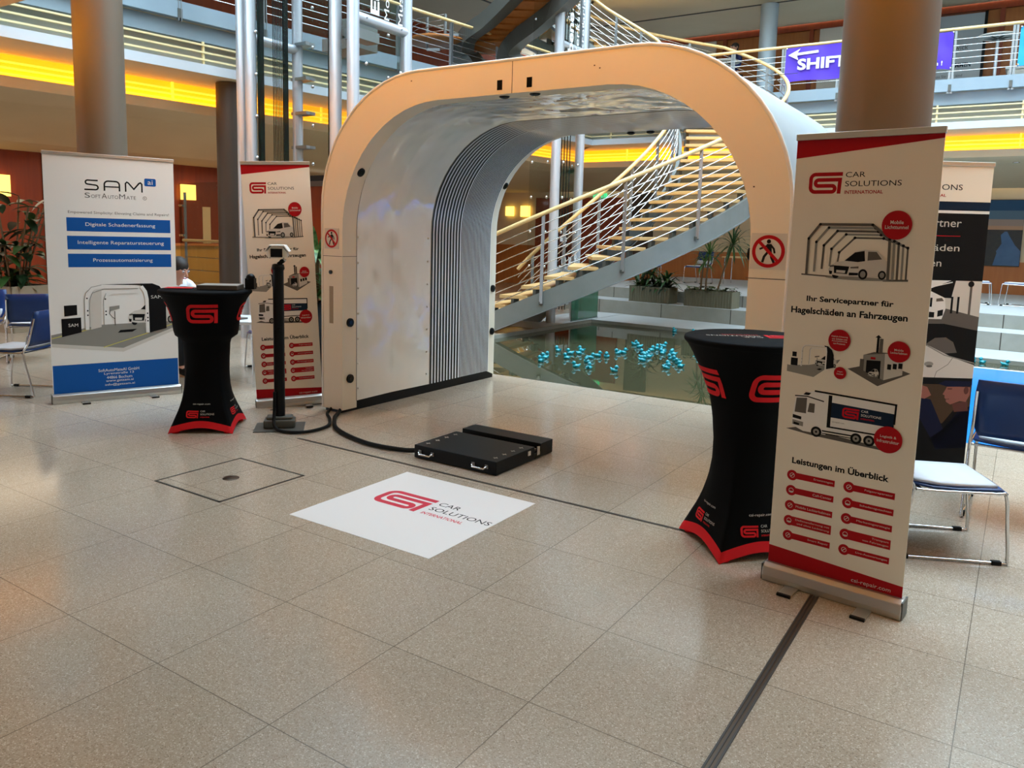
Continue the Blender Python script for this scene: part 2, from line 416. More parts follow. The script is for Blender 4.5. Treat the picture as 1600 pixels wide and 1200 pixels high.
# ------------------------------------------------------------------ galleries round the hall
def gallery(name, P, Q, ext0, ext1, depth, zt=7.1, upper=True):
    P = Vector(P); Q = Vector(Q); dr = (Q - P).normalized(); Lg = (Q - P).length; n = Vector((-dr.y, dr.x))   # inward = left of direction
    def X(t, d, z): p = P + dr * t + n * d; return (p.x, p.y, z)
    def prism(mb, d0, d1, z0, z1, m, mu=None):
        if z1 < 6: z0, z1 = z0 - .1, z1 - .1
        a0, a1 = (-d0 * ext0, -d1 * ext0); b0, b1 = (Lg + d0 * ext1, Lg + d1 * ext1)
        vs = [X(a0, d0, z0), X(b0, d0, z0), X(b1, d1, z0), X(a1, d1, z0), X(a0, d0, z1), X(b0, d0, z1), X(b1, d1, z1), X(a1, d1, z1)]
        mb.add(vs, [(4, 5, 6, 7), (0, 1, 5, 4), (1, 2, 6, 5), (2, 3, 7, 6), (3, 0, 4, 7)], m); mb.add(vs[:4], [(0, 3, 2, 1)], mu or m)
    g = MB()
    prism(g, 0, .12, 4.50, 4.72, 'steelblue'); prism(g, .10, depth, 4.50, 4.70, 'steelblue', 'plaster_warm')
    prism(g, .16, .42, 4.28, 4.50, 'steelblue'); prism(g, .42, .5, 3.95, 4.5, 'louver')
    prism(g, 0.02, 1.2, 3.82, 3.95, 'fascia', 'plaster_warm')
    for k, z in enumerate((4.03, 4.13, 4.23)): prism(g, .10, .14, z - .012, z + .012, 'cream')
    k = .4
    while k < Lg - .2:
        g.bar(X(k, .14, 3.85), X(k, .14, 4.18), .03, .03, 'cream'); k += 1.35
    struct(g.build(name))
    g = MB(); cv = '_near' if name == 'gallery_front' else ''
    prism(g, 1.12, 1.2, 3.50, 3.82, 'cove' + cv)
    for z in (3.565, 3.64, 3.715): prism(g, 1.02, 1.05, z - .012, z + .012, 'covebar' + cv)
    k = .4
    while k < Lg - .2:
        g.bar(X(k, 1.06, 3.4), X(k, 1.06, 3.72), .03, .03, 'covebar' + cv); k += 1.35
    prism(g, 1.06, 1.12, 3.49, 3.51, 'cove_lamp' + cv)
    prism(g, .96, 1.06, 3.49, 3.53, 'plaster_warm')
    struct(g.build(name.replace('gallery', 'cove_lights')))
    if depth < 2:
        g = MB(); prism(g, .96, depth, 3.39, 3.49, 'plaster_warm'); struct(g.build(name.replace('gallery', 'soffit'))); return X, Lg
    g = MB()
    prism(g, .96, 2.4, 3.39, 3.49, 'plaster_warm')
    vs = [X(-2.4 * ext0, 2.4, 3.31), X(Lg + 2.4 * ext1, 2.4, 3.31), X(Lg + 4.6 * ext1, 4.6, 2.93), X(-4.6 * ext0, 4.6, 2.93)]
    g.add(vs, [(0, 3, 2, 1)], 'plaster_warm')
    prism(g, 4.6, depth, 3.03, 3.09, 'plaster_warm')
    struct(g.build(name.replace('gallery', 'soffit')))
    if upper:
        g = MB(); prism(g, .3, depth, zt, zt + .15, 'plaster_warm'); prism(g, 2.4, 2.46, zt - .012, zt, 'slot_dark')
        struct(g.build(name.replace('gallery', 'ceiling')))
    return X, Lg
XL, LL = gallery('gallery_left', (-11.22, -4), (-8.80, 16.7), 0, 1, 6.9)
XB, LB = gallery('gallery_back', (-8.80, 16.7), (6.5, 16.7), 1, 0, 4.6)
XF, LF = gallery('gallery_front', (6.5, 4.0), (-11.2, 4.0), 0, 0, 11, upper=False)

XG, LG_ = gallery('gallery_right', (4.9, 16.7), (4.9, 4.0), 0, 0, 1.6, upper=False)
def wallbox(name, pts, m):
    b = MB(); b.add(pts, [(0, 1, 2, 3)], m); return struct(b.build(name))
# left wall: wood veneer panels below, wood upstairs
b = MB()
a0, a1 = XL(-3, 6.5, 0), XL(LL + 6, 6.5, 0)
b.add([a0, a1, (a1[0], a1[1], 2.94), (a0[0], a0[1], 2.94)], [(0, 1, 2, 3)], 'wood_red')
k = 0.0
while k < LL + 5:
    p = XL(k, 6.48, 0); b.box(p[0] - .008, p[0] + .012, p[1] - .008, p[1] + .008, 0, 3.0, 'slot_dark'); k += 1.25
a0, a1 = XL(-3, 5.2, 4.7), XL(LL + 6, 5.2, 4.7)
b.add([a0, a1, (a1[0], a1[1], 7.2), (a0[0], a0[1], 7.2)], [(0, 1, 2, 3)], 'wood_red')
struct(b.build('wall_left'))
b = MB()                                                       # back wall
b.add([(-16, 21.45, 0), (6.5, 21.45, 0), (6.5, 21.45, 1.25), (-16, 21.45, 1.25)], [(0, 1, 2, 3)], 'wood_orange')
b.add([(-16, 21.45, 1.25), (6.5, 21.45, 1.25), (6.5, 21.45, 3.05), (-16, 21.45, 3.05)], [(0, 1, 2, 3)], 'plaster_warm')
b.add([(-12, 21.45, 4.6), (6.5, 21.45, 4.6), (6.5, 21.45, 7.1), (-12, 21.45, 7.1)], [(0, 1, 2, 3)], 'wood_orange')
for x0, x1 in ((-9.2, -7.6), (-4.9, -3.3)):
    b.box(x0, x1, 21.38, 21.44, 4.7, 6.95, 'paint')
for x in (-7.35, -5.1, -3.15, -2.4, -.95, .4):
    b.box(x - .05, x + .05, 21.36, 21.44, 4.7, 7.05, 'wood_red')
b.box(-12, 6.5, 21.34, 21.44, 6.95, 7.12, 'wood_red')
struct(b.build('wall_back'))
wallbox('wall_right', [(XR, -9, -.5), (XR, 21.5, -.5), (XR, 21.5, 13), (XR, -9, 13)], 'paint')
# upper storeys round the light well
def upper_front(name, P, Q, z0):
    b = MB(); b.bar((P[0], P[1], (z0 + 13) / 2), (Q[0], Q[1], (z0 + 13) / 2), .2, 13 - z0, 'paint')
    for z in (z0 + .02, z0 + 1.9, z0 + 4.2): b.bar((P[0], P[1], z + .3), (Q[0], Q[1], z + .3), .3, .5, 'steelblue')
    return struct(b.build(name))
upper_front('wall_upper_front', (XR, 3.95), (-11.2, 3.95), 5.7)
upper_front('wall_upper_left', XL(-1, .4, 0)[:2], XL(LL + .3, .4, 0)[:2], 7.25)
upper_front('wall_upper_back', (-9.2, 17.1), (XR, 17.1), 7.25)
b = MB(); b.add([(XW, -7, 0), (XR, -7, 0), (XR, -7, 3.1), (XW, -7, 3.1)], [(0, 1, 2, 3)], 'wood_orange'); struct(b.build('wall_front'))
b = MB()                                                       # bridge slab joining lift and gallery
b.box(-10.2, -7.4, 13.6, 15.3, 4.5, 4.72, 'steel_grey'); b.box(-10.2, -7.6, 13.5, 13.62, 4.40, 4.72, 'plaster_warm')
struct(b.build('bridge_slab'))

# ------------------------------------------------------------------ columns
def column(x, y, r, z0, z1, m, label):
    t = thing('column', label, 'column', (x, y, z0))
    b = MB(); b.lathe([(r, 0), (r, z1 - z0)], m, (0, 0, 0), 48); b.build('shaft', t)
    b = MB(); b.lathe([(r + .012, 0), (r + .012, .06), (r, .07)], 'dark_steel', (0, 0, 0), 48); b.build('base_ring', t)
    return t
column(-7.79, 4.36, .225, 0, 9, 'column', 'thick round bronze column behind the white and blue banner')
column(-.688, 4.50, .225, 0, 9, 'column', 'thick round bronze column behind the large red and white banner')
column(-10.25, 7.72, .20, 0, 3.71, 'column_dark', 'dark round column under the left gallery beside the lift tubes')
column(-5.57, 19.2, .20, 4.61, 7.09, 'column_blue', 'slim pale grey column on the upper gallery behind the railing')
column(-2.85, 21.0, .24, 4.61, 7.09, 'column_dark', 'dark brown column at the back wall of the upper gallery')

# ------------------------------------------------------------------ gallery railings
def railing(X, t0, t1, label, posts, rz=4.62):
    o = thing('gallery_railing', label, 'railing', X(t0, .02, rz))
    O = Vector(X(t0, .02, rz))
    q = lambda t, z: Vector(X(t, .02, z)) - O
    b = MB(); b.tube([q(t0, 5.50), q(t1, 5.50)], .030, 'rail_wood', 10); b.build('handrail', o)
    for k in range(6):
        z = 4.76 + .112 * k; b = MB(); b.tube([q(t0, z), q(t1, z)], .007, 'chrome', 6); b.build('rod', o)
    for t in posts:
        b = MB(); b.bar(q(t - .02, 4.36), q(t - .02, 5.48), .012, .05, 'steel'); b.bar(q(t + .02, 4.36), q(t + .02, 5.48), .012, .05, 'steel')
        b.bar(q(t, 4.4), q(t, 4.52), .07, .05, 'dark_steel'); b.build('post', o)
    return o
railing(XL, 4, LL - 1.5, 'rod railing with wooden handrail along the left gallery edge', [4.2 + 1.32 * k for k in range(12)])
railing(XB, 2.6, LB - 2, 'rod railing with wooden handrail along the back gallery edge', [x + 8.8 for x in (-5.55, -4.50, -3.42, -2.45, -1.47, -.52, .5, 1.5)])

# ------------------------------------------------------------------ scanner arch
def arch_profile(x0, x1, zt, r, n=14, z0=0.0):
    p = [(x0, z0)]
    for k in range(5): p.append((x0, z0 + (zt - r - z0) * (k + 1) / 6))
    p += arc(x0 + r, zt - r, r, 180, 90, n)
    for k in range(3): p.append((x0 + r + (x1 - x0 - 2 * r) * (k + 1) / 4, zt))
    p += arc(x1 - r, zt - r, r, 90, 0, n)
    for k in range(5): p.append((x1, (zt - r) - (zt - r - z0) * (k + 1) / 6))
    return p
TX, TY = -3.115, 4.72
tun = thing('scanner_arch', 'huge white drive-through vehicle scanner arch with striped inner lining', 'scanner', (TX, TY, 0))
OUT = [(x - TX, z) for x, z in arch_profile(-5.06, -1.165, 2.80, 1.05, z0=.03)]
INN = [(x - TX, z) for x, z in arch_profile(-4.82, -1.395, 2.57, 1.0, z0=.03)]
def ribbon(mb, pa, ya, pb, yb, m, smooth=True):
    k = len(pa); vs = [(p[0], ya, p[1]) for p in pa] + [(p[0], yb, p[1]) for p in pb]
    mb.add(vs, [(i, i + 1, k + i + 1, k + i) for i in range(k - 1)], m, smooth)
DEP = 2.33
def scaled(p, d):           # offset the inner profile outward by d
    return [(x + d * (1 if x > 0 else -1) * min(1, abs(x) / 1.2), z + (d if z > 2.0 else d * max(0, (z - .6) / 1.4))) for x, z in p]
b = MB(); ribbon(b, OUT, .0, INN, .0, 'tunnel_white', False)
b.build('front_fascia', tun)
b = MB(); ribbon(b, INN, 0, scaled(INN, -.0), .17, 'tunnel_white'); b.build('front_reveal', tun)
b = MB(); ribbon(b, OUT, DEP, OUT, .012, 'shell_grey'); b.build('outer_shell', tun)
b = MB(); ribbon(b, OUT, .012, OUT, -.004, 'white'); ribbon(b, [(x, z) for x, z in OUT], .012, [(x, z) for x, z in OUT], .02, 'white'); b.tube([(x, .004, z) for x, z in OUT], .013, 'white', 8)
b.build('edge_trim', tun)
LIN = [(x, max(z, .09)) for x, z in scaled(INN, .004)]
b = MB(); ribbon(b, LIN, .165, scaled(LIN, .02), .66, 'lining'); ribbon(b, scaled(LIN, .02), .66, scaled(LIN, .0), 1.18, 'lining'); b.build('glossy_lining', tun)
b = MB()
y = 1.18
wide = 0
while y < 2.17:
    pw = .024 if y < 1.66 else .0125
    ribbon(b, LIN, y, LIN, y + pw * 1.2, 'led_black'); ribbon(b, LIN, y + pw * 1.2, LIN, y + 2 * pw, 'led_white'); y += 2 * pw
b.build('striped_lining', tun)
b = MB(); b.tube([(x * .999, .168, z) for x, z in LIN], .0045, 'print_mid', 6); b.build('lining_seam', tun); b = MB(); b.tube([(x * .999, 1.178, z) for x, z in LIN], .0035, 'print_grey', 6); b.build('lining_seam', tun)
REAR = [(x, z) for x, z in scaled(INN, .03)]
b = MB(); ribbon(b, LIN, 2.16, [(x, max(z, .03)) for x, z in REAR], DEP, 'tunnel_white'); ribbon(b, REAR, DEP, OUT, DEP, 'tunnel_white', False); b.build('rear_fascia', tun)
# joint lines, bolts
b = MB()
b.box(-.012 - .02, -.008 - .02, -.0015, .0, 2.57, 2.80, 'slot_dark')
for s in (-1, 1):
    x0, x1 = sorted((s * 1.71, s * 1.945)); b.box(x0, x1, -.0015, 0, 1.355, 1.359, 'slot_dark')
b.box(-1.7065, -1.704, 0, .17, 1.355, 1.359, 'slot_dark'); b.box(1.704, 1.7075, 0, .17, 1.355, 1.359, 'slot_dark')
for x, z in ((-.96, 2.73), (.62, 2.70), (.66, 2.68), (1.72, 1.9)): b.box(x - .005, x + .005, -.002, 0, z - .004, z + .004, 'bronze')
b.build('panel_joint', tun)
b = MB()
for z in [.2 + .22 * k for k in range(8)]:
    b.ball((-1.704, .19, z), .010, 'white', 8, 5); b.ball((-1.704, 1.13, z), .010, 'white', 8, 5)
b.build('lining_stud', tun)
for i, x in enumerate((-.135, .115)):
    q = MB(); q.box(x - .021, x + .021, -.004, 0, 2.600, 2.668, 'black_fabric'); q.build('sensor_window', tun)
def lens(p, n, r=.038):
    p, n = Vector(p), Vector(n).normalized()
    q = MB(); q.tube([p - n * .01, p + n * .010], r, 'black', 20); o = q.build('camera_lens', tun)
    q = MB(); q.tube([p + n * .009, p + n * .014], r * .55, 'black_gloss', 16); q.build('glass_eye', o)
for z in (.30, .79): lens((-1.70, .085, z), (1, 0, 0))
lens((-1.577, .085, 2.06), (.872, 0, -.49))
for z in (.52, .99): lens((-1.715, 2.25, z), (1, 0, 0))
lens((-1.585, 2.25, 2.09), (.86, 0, -.51))
for x, yy in ((-.15, .085), (.11, .085), (-.15, 2.25), (.05, 2.25)):
    q = MB(); q.ball((x, yy, 2.570), .042, 'black_gloss', 16, 8, (1, .85, .4)); q.build('dome_camera', tun)
for z in (.45, 1.0, 1.5): lens((1.70, .085, z), (-1, 0, 0)); lens((1.71, 2.25, z), (-1, 0, 0))
q = MB(); q.tube([(-1.84, -.012, 1.22), (-1.84, .005, 1.22)], .017, 'black', 14); q.build('push_button', tun)
q = MB(); q.box(-1.86, -1.815, -.002, 0, .78, 1.10, 'slot'); q.build('display_slot', tun)
for s in (-1, 1):
    q = MB(); x0, x1 = sorted((s * 1.735, s * 1.93)); q.box(x0, x1, .02, DEP - .02, 0, .09, 'black'); q.build('base_skid', tun)
b = MB()
for s in (-1, 1):
    for k in range(5): b.ball((s * 1.96, .25 + k * .45, 2.0), .006, 'dark_steel', 6, 4)
b.box(1.2, 1.6, 1.3, 1.31, 2.80, 2.802, 'slot_dark')
b.build('shell_screw', tun)
def no_entry(x, z, w, label):
    F = lambda u, v, d: (x + u, TY - .001 - d, z + v)
    o = thing('prohibition_sign', label, 'sign', (x, TY - .0005, z)); G = lambda u, v, d: (u, -.001 - d, v)
    q = MB(); q.box(-w, w, -.002, 0, -w * 1.02, w * 1.02, 'print_light'); q.build('sticker', o)
    q = MB(); k = w / .1
    q.disc(0, .068 * k - .012 * k, .012 * k, G, .0016, 'print_black', 14)
    q.poly([(-.012 * k, .042 * k), (.016 * k, .042 * k), (.02 * k, -.005 * k), (-.006 * k, -.008 * k)], G, .0016, 'print_black')
    q.stroke([(0, .036 * k), (-.026 * k, .022 * k), (-.05 * k, .012 * k)], .011 * k, G, .0017, 'print_black')
    q.stroke([(.012 * k, .036 * k), (.030 * k, .015 * k), (.036 * k, -.010 * k)], .011 * k, G, .0017, 'print_black')
    q.stroke([(.0, 0), (-.022 * k, -.03 * k), (-.03 * k, -.062 * k)], .014 * k, G, .0017, 'print_black')
    q.stroke([(.012 * k, 0), (.020 * k, -.035 * k), (.036 * k, -.066 * k)], .014 * k, G, .0017, 'print_black')
    q.build('walking_figure', o)
    q = MB(); q.ring(0, 0, .092 * k, .020 * k, G, .002, 'deepred', 36); q.stroke([(-.058 * k, .058 * k), (.058 * k, -.058 * k)], .018 * k, G, .0022, 'deepred'); q.build('red_ring', o)
no_entry(-4.945, 1.505, .085, 'round red no pedestrians sticker on the left leg of the scanner arch')
no_entry(-1.285, 1.52, .105, 'round red no pedestrians sticker on the right leg of the scanner arch')

# ------------------------------------------------------------------ emblem and lettering used on banners, tables and floor
def emblem(mb, u, v, h, F, d, m, kx=1.0):
    """red snake emblem, height h, lower left corner (u, v)"""
    G = lambda a, c, dd: F(u + a * h * kx, v + c * h, dd)
    p = [(1.57, .91)] + arc(.30, .69, .22, 90, 180, 6) + arc(.30, .31, .22, 180, 270, 6) + arc(1.10, .23, .14, -90, 90, 8) + arc(.45, .51, .14, 270, 90, 8) + [(1.46, .65), (1.43, 0)]
    mb.stroke(p, .175, G, d, m)
def wordmark(mb, u, v, h, F, d, m1, m2, kx=1.0):
    """CAR / SOLUTIONS / INTERNATIONAL, beside an emblem of height h"""
    w = 1.60 * h * kx
    mb.text('CAR', u, v + .74 * h, u + .57 * w, v + .99 * h, F, d, m1)
    mb.text('SOLUTIONS', u, v + .30 * h, u + 1.60 * w, v + .56 * h, F, d, m1)
    mb.text('INTERNATIONAL', u, v - .06 * h, u + 1.10 * w, v + .11 * h, F, d, m2, .02)

# ------------------------------------------------------------------ floor sticker
fs = thing('floor_sticker', 'square white floor sticker with red emblem in the foreground', 'sticker', (-2.798, 3.32, 0))
b = MB(); b.box(-.5, .5, -.495, .495, 0, .002, 'floor_print'); b.build('sheet', fs)
F = lambda u, v, d: (u, v, .0022 + d)
b = MB(); emblem(b, -.325, -.045, .225, F, 0, 'logo_pink'); b.build('emblem', fs)
b = MB(); wordmark(b, .06, -.03, .20, F, 0, 'print_black', 'logo_pink', .82); b.build('lettering', fs)

# ------------------------------------------------------------------ underbody scanner box
sb = thing('floor_scanner', 'flat black floor scanner box with carry handles', 'scanner box', (-3.13, 4.46, 0))
b = MB(); b.box(-.35, .35, -.36, .12, .004, .096, 'black'); b.build('housing', sb, bevel=.004)
b = MB(); b.box(-.35, .35, .20, .37, .004, .102, 'black'); b.box(-.35, .35, .115, .205, .004, .05, 'black_gloss'); b.build('lamp_bar', sb, bevel=.003)
b = MB(); b.box(-.33, .33, .135, .185, .05, .066, 'print_mid'); b.box(-.33, -.08, .14, .18, .066, .068, 'print_light'); b.build('light_strip', sb)
for x in (-.24, .22):
    b = MB(); b.tube([(x - .055, -.36, .052), (x - .055, -.382, .05), (x - .045, -.388, .04), (x + .045, -.388, .04), (x + .055, -.382, .05), (x + .055, -.36, .052)], .006, 'chrome', 8)
    for s in (-1, 1): b.box(x + s * .055 - .012, x + s * .055 + .012, -.366, -.358, .04, .064, 'steel')
    b.build('handle', sb)
for s in (-1, 1):
    for k in range(4):
        b = MB(); q = (s * .29, -.28 + k * .105)
        b.box(q[0] - .018, q[0] + .018, q[1] - .002, q[1] + .002, .096, .0975, 'print_light'); b.box(q[0] - .002, q[0] + .002, q[1] - .018, q[1] + .018, .096, .0975, 'print_light'); b.build('vent', sb)
b = MB(); b.box(.35, .356, .03, .06, .05, .08, 'paper'); b.box(.35, .357, .145, .18, .03, .09, 'chrome'); b.build('connector', sb)

def spline(pts, n=10):
    P = [Vector(p) for p in pts]; o = []
    for i in range(len(P) - 1):
        a = P[max(i - 1, 0)]; b_, c_ = P[i], P[i + 1]; d_ = P[min(i + 2, len(P) - 1)]
        for k in range(n):
            t = k / n
            o.append(.5 * ((2 * b_) + (c_ - a) * t + (2 * a - 5 * b_ + 4 * c_ - d_) * t * t + (3 * b_ - a - 3 * c_ + d_) * t ** 3))
    return o + [P[-1]]
b = MB(); b.tube(spline([(-3.47, 4.16, .045), (-3.62, 4.14, .022), (-3.95, 4.12, .019), (-4.4, 4.26, .019), (-4.68, 4.49, .019), (-4.80, 4.64, .019), (-4.86, 4.738, .03)]), .017, 'rubber', 10)
tag(b.build('power_cable', origin=(-4.2, 4.2, 0)), 'black cable from arch base to the floor scanner box', 'cable')

# ------------------------------------------------------------------ camera post
cp = thing('camera_post', 'white weatherproof camera on a dark round post', 'camera', (-4.86, 4.075, 0), math.radians(45))
# local -y faces the camera
b = MB(); b.box(-.19, .19, -.15, .15, 0, .008, 'dark_steel'); b.build('floor_plate', cp, bevel=.002)
b = MB(); b.box(-.12, .12, -.07, .07, .008, .075, 'dark_steel'); b.box(-.10, .10, -.055, .055, .075, .10, 'dark_steel'); b.build('foot', cp, bevel=.012)
b = MB(); b.lathe([(.042, .09), (.042, 1.27)], 'black', (0, 0, 0), 24); po = b.build('post', cp)
b = MB(); b.lathe([(.044, 1.255), (.05, 1.27), (.044, 1.30), (.03, 1.305)], 'black', (0, 0, 0), 20); b.build('post_cap', po); b = MB(); b.tube([(0, -.041, .80), (0, -.046, .80)], .012, 'black_gloss', 12); b.build('cable_grommet', po)
b = MB(); b.bar((0, .01, 1.30), (.045, .01, 1.335), .05, .03, 'rubber'); b.tube([(.03, -.03, 1.325), (.03, .05, 1.325)], .018, 'black', 12); b.tube([(.045, -.01, 1.33), (.055, -.01, 1.345)], .012, 'chrome', 10); b.build('swivel_bracket', cp)
ca = thing  # keep helper name
def hexprism(mb, pts, y0, y1, m):
    k = len(pts); vs = [(x, y0, z) for x, z in pts] + [(x, y1, z) for x, z in pts]
    mb.add(vs, [tuple(range(k)), tuple(range(k, 2 * k))[::-1]] + [(i, k + i, k + (i + 1) % k, (i + 1) % k) for i in range(k)], m)
b = MB(); hexprism(b, [(-.055, 1.348), (.06, 1.348), (.075, 1.365), (.075, 1.40), (.045, 1.437), (-.045, 1.437), (-.075, 1.40), (-.07, 1.365)], -.11, .10, 'paper')
hd = b.build('camera_housing', cp)
b = MB(); b.box(-.045, .042, -.114, -.108, 1.360, 1.424, 'black_gloss'); b.build('window', hd)
b = MB(); hexprism(b, [(-.088, 1.40), (-.052, 1.445), (.052, 1.445), (.088, 1.40), (.092, 1.404), (.056, 1.452), (-.056, 1.452), (-.092, 1.404)], -.135, .12, 'paper'); b.build('sun_shield', hd)
for s in (-1, 1):
    b = MB(); b.ball((s * .05, -.112, 1.354), .004, 'dark_steel', 6, 4); b.build('screw', hd)
b = MB(); b.tube(spline([(-4.845, 4.015, .30), (-4.845, 4.01, .15), (-4.80, 3.97, .05), (-4.70, 3.96, .018), (-4.55, 4.06, .018), (-4.55, 4.28, .018), (-4.70, 4.46, .018), (-4.88, 4.60, .018), (-4.97, 4.738, .03)]), .013, 'rubber', 10)
tag(b.build('power_cable', origin=(-4.7, 4.2, 0)), 'black cable looping from the camera post to the arch', 'cable')

# ------------------------------------------------------------------ roll-up banners
def rollup(label, loc, rz, w, z1, body, tilt=None, group=None, rail='alu'):
    t = thing('rollup_banner', label, 'banner', loc, rz, group, tilt)
    b = MB(); pr = [(-.045, .0), (.045, .0), (.052, .03), (.045, .07), (.02, .085), (-.02, .085), (-.045, .07), (-.052, .03)]
    vs = [(-w / 2 - .01, y, z) for y, z in pr] + [(w / 2 + .01, y, z) for y, z in pr]; k = len(pr)
    b.add(vs, [tuple(range(k)), tuple(range(k, 2 * k))[::-1]] + [(i, k + i, k + (i + 1) % k, (i + 1) % k) for i in range(k)], rail); b.build('cassette', t, bevel=.004)
    for s in (-1, 1):
        q = MB(); x = s * w * .27; q.box(x - .03, x + .03, -.15, .15, 0, .008, 'alu'); q.box(x - .031, x + .031, -.162, -.148, 0, .012, 'black'); q.build('foot', t)
        q = MB(); q.box(s * (w / 2 + .011) - .004, s * (w / 2 + .011) + .004, -.045, .045, .004, .08, 'dark_steel'); q.build('end_cap', t)
    q = MB(); q.box(-w / 2 - .004, w / 2 + .004, -.012, .012, z1 - .012, z1 + .016, rail); q.build('top_rail', t, bevel=.003)
    q = MB(); q.tube([(0, .035, .08), (0, .03, z1 - .01)], .008, 'alu', 8); q.build('support_pole', t)
    q = MB(); q.box(-w / 2, w / 2, -.002, .002, .06, z1, body); g = q.build('graphic_panel', t)
    return t, g
def suv(mb, u, v, w, h, F, d, body='print_light'):
    G = lambda a, c, dd: F(u + a * w, v + c * h, dd)
    mb.disc(.5, .03, .55, G, d, 'print_grey', 24, .06)
    mb.poly([(.02, .14), (.0, .30), (.03, .45), (.14, .56), (.26, .60), (.44, .92), (.60, 1.0), (.82, .98), (.93, .72), (1.0, .62), (1.0, .22), (.88, .10), (.20, .08)], G, d + .0002, body)
    mb.poly([(.27, .61), (.44, .90), (.60, .96), (.62, .62), (.50, .58)], G, d + .0004, 'print_black')
    mb.poly([(.66, .64), (.66, .94), (.80, .94), (.90, .70)], G, d + .0004, 'print_mid')
    mb.poly([(.10, .18), (.09, .44), (.36, .42), (.33, .16)], G, d + .0005, 'print_black')
    mb.poly([(.14, .20), (.14, .29), (.30, .28), (.29, .19)], G, d + .0007, 'print_light')
    for a in ((.02, .38, .09, .46), (.38, .36, .52, .44)): mb.poly([(a[0], a[1]), (a[2], a[1] + .01), (a[2], a[3]), (a[0], a[3] - .03)], G, d + .0006, 'print_mid')
    mb.poly([(.02, .14), (.06, .14), (.07, .24), (.01, .26)], G, d + .0006, 'print_black'); mb.poly([(.36, .12), (.52, .14), (.52, .22), (.36, .22)], G, d + .0006, 'print_black')
    for cx, r in ((.60, .13), (.92, .11)):
        mb.disc(cx, .18, r * .6, G, d + .0007, 'print_black', 20, r * 1.35); mb.disc(cx, .18, r * .36, G, d + .0009, 'print_grey', 16, r * .85)
    mb.disc(.13, .10, .06, G, d + .0001, 'print_black', 12, .10)
def mini_arch(mb, u, v, w, h, F, d, desk=True):
    G = lambda a, c, dd: F(u + a * w, v + c * h, dd)
    mb.poly([(0, .30), (.22, .26), (1.0, .50), (1.05, .62), (.78, .30), (.55, .02), (0, .10)], G, d, 'print_grey')
    mb.poly([(0, .28), (.45, .36), (1.05, .62), (.55, .05), (0, .12)], G, d + .0001, 'print_grey')
    if desk:
        mb.rect(.07, .30, .21, .52, G, d + .0006, 'print_black'); mb.rect(.09, .56, .18, .70, G, d + .0006, 'print_black')
    suv(mb, u + .56 * w, v + .36 * h, .42 * w, .34 * h, F, d + .0004)
    mb.stroke([(.29, .30), (.29, .80)] + [(.30, .86), (.34, .92), (.40, .94)] + [(.74, .95)], .030, G, d + .002, 'print_white')
    mb.stroke([(.30, .30), (.30, .80), (.31, .86), (.36, .91), (.74, .92)], .006, G, d + .0022, 'print_grey')
    mb.stroke([(.45, .38), (.45, .80), (.48, .86), (.54, .87), (.74, .87)], .022, G, d + .0018, 'print_white')
    mb.stroke([(.44, .38), (.44, .80), (.47, .87)], .006, G, d + .0021, 'print_grey')
    mb.poly([(.72, .97), (.80, .96), (.88, .86), (.92, .72), (.93, .36), (.78, .29), (.78, .74), (.77, .88)], G, d + .0024, 'print_black')
    mb.stroke([(.76, .93), (.775, .80), (.775, .28)], .026, G, d + .0026, 'print_white')
    mb.stroke([(.60, .36), (.60, .60)], .008, G, d + .0012, 'print_black'); mb.poly([(.55, .60), (.64, .63), (.64, .66), (.55, .63)], G, d + .0014, 'print_mid')
    for c in (.42, .52, .74): mb.disc(.295, c, .008, G, d + .003, 'print_black', 8)
    mb.poly([(.60, .26), (.66, .30), (.72, .28), (.66, .24)], G, d + .0012, 'print_black')

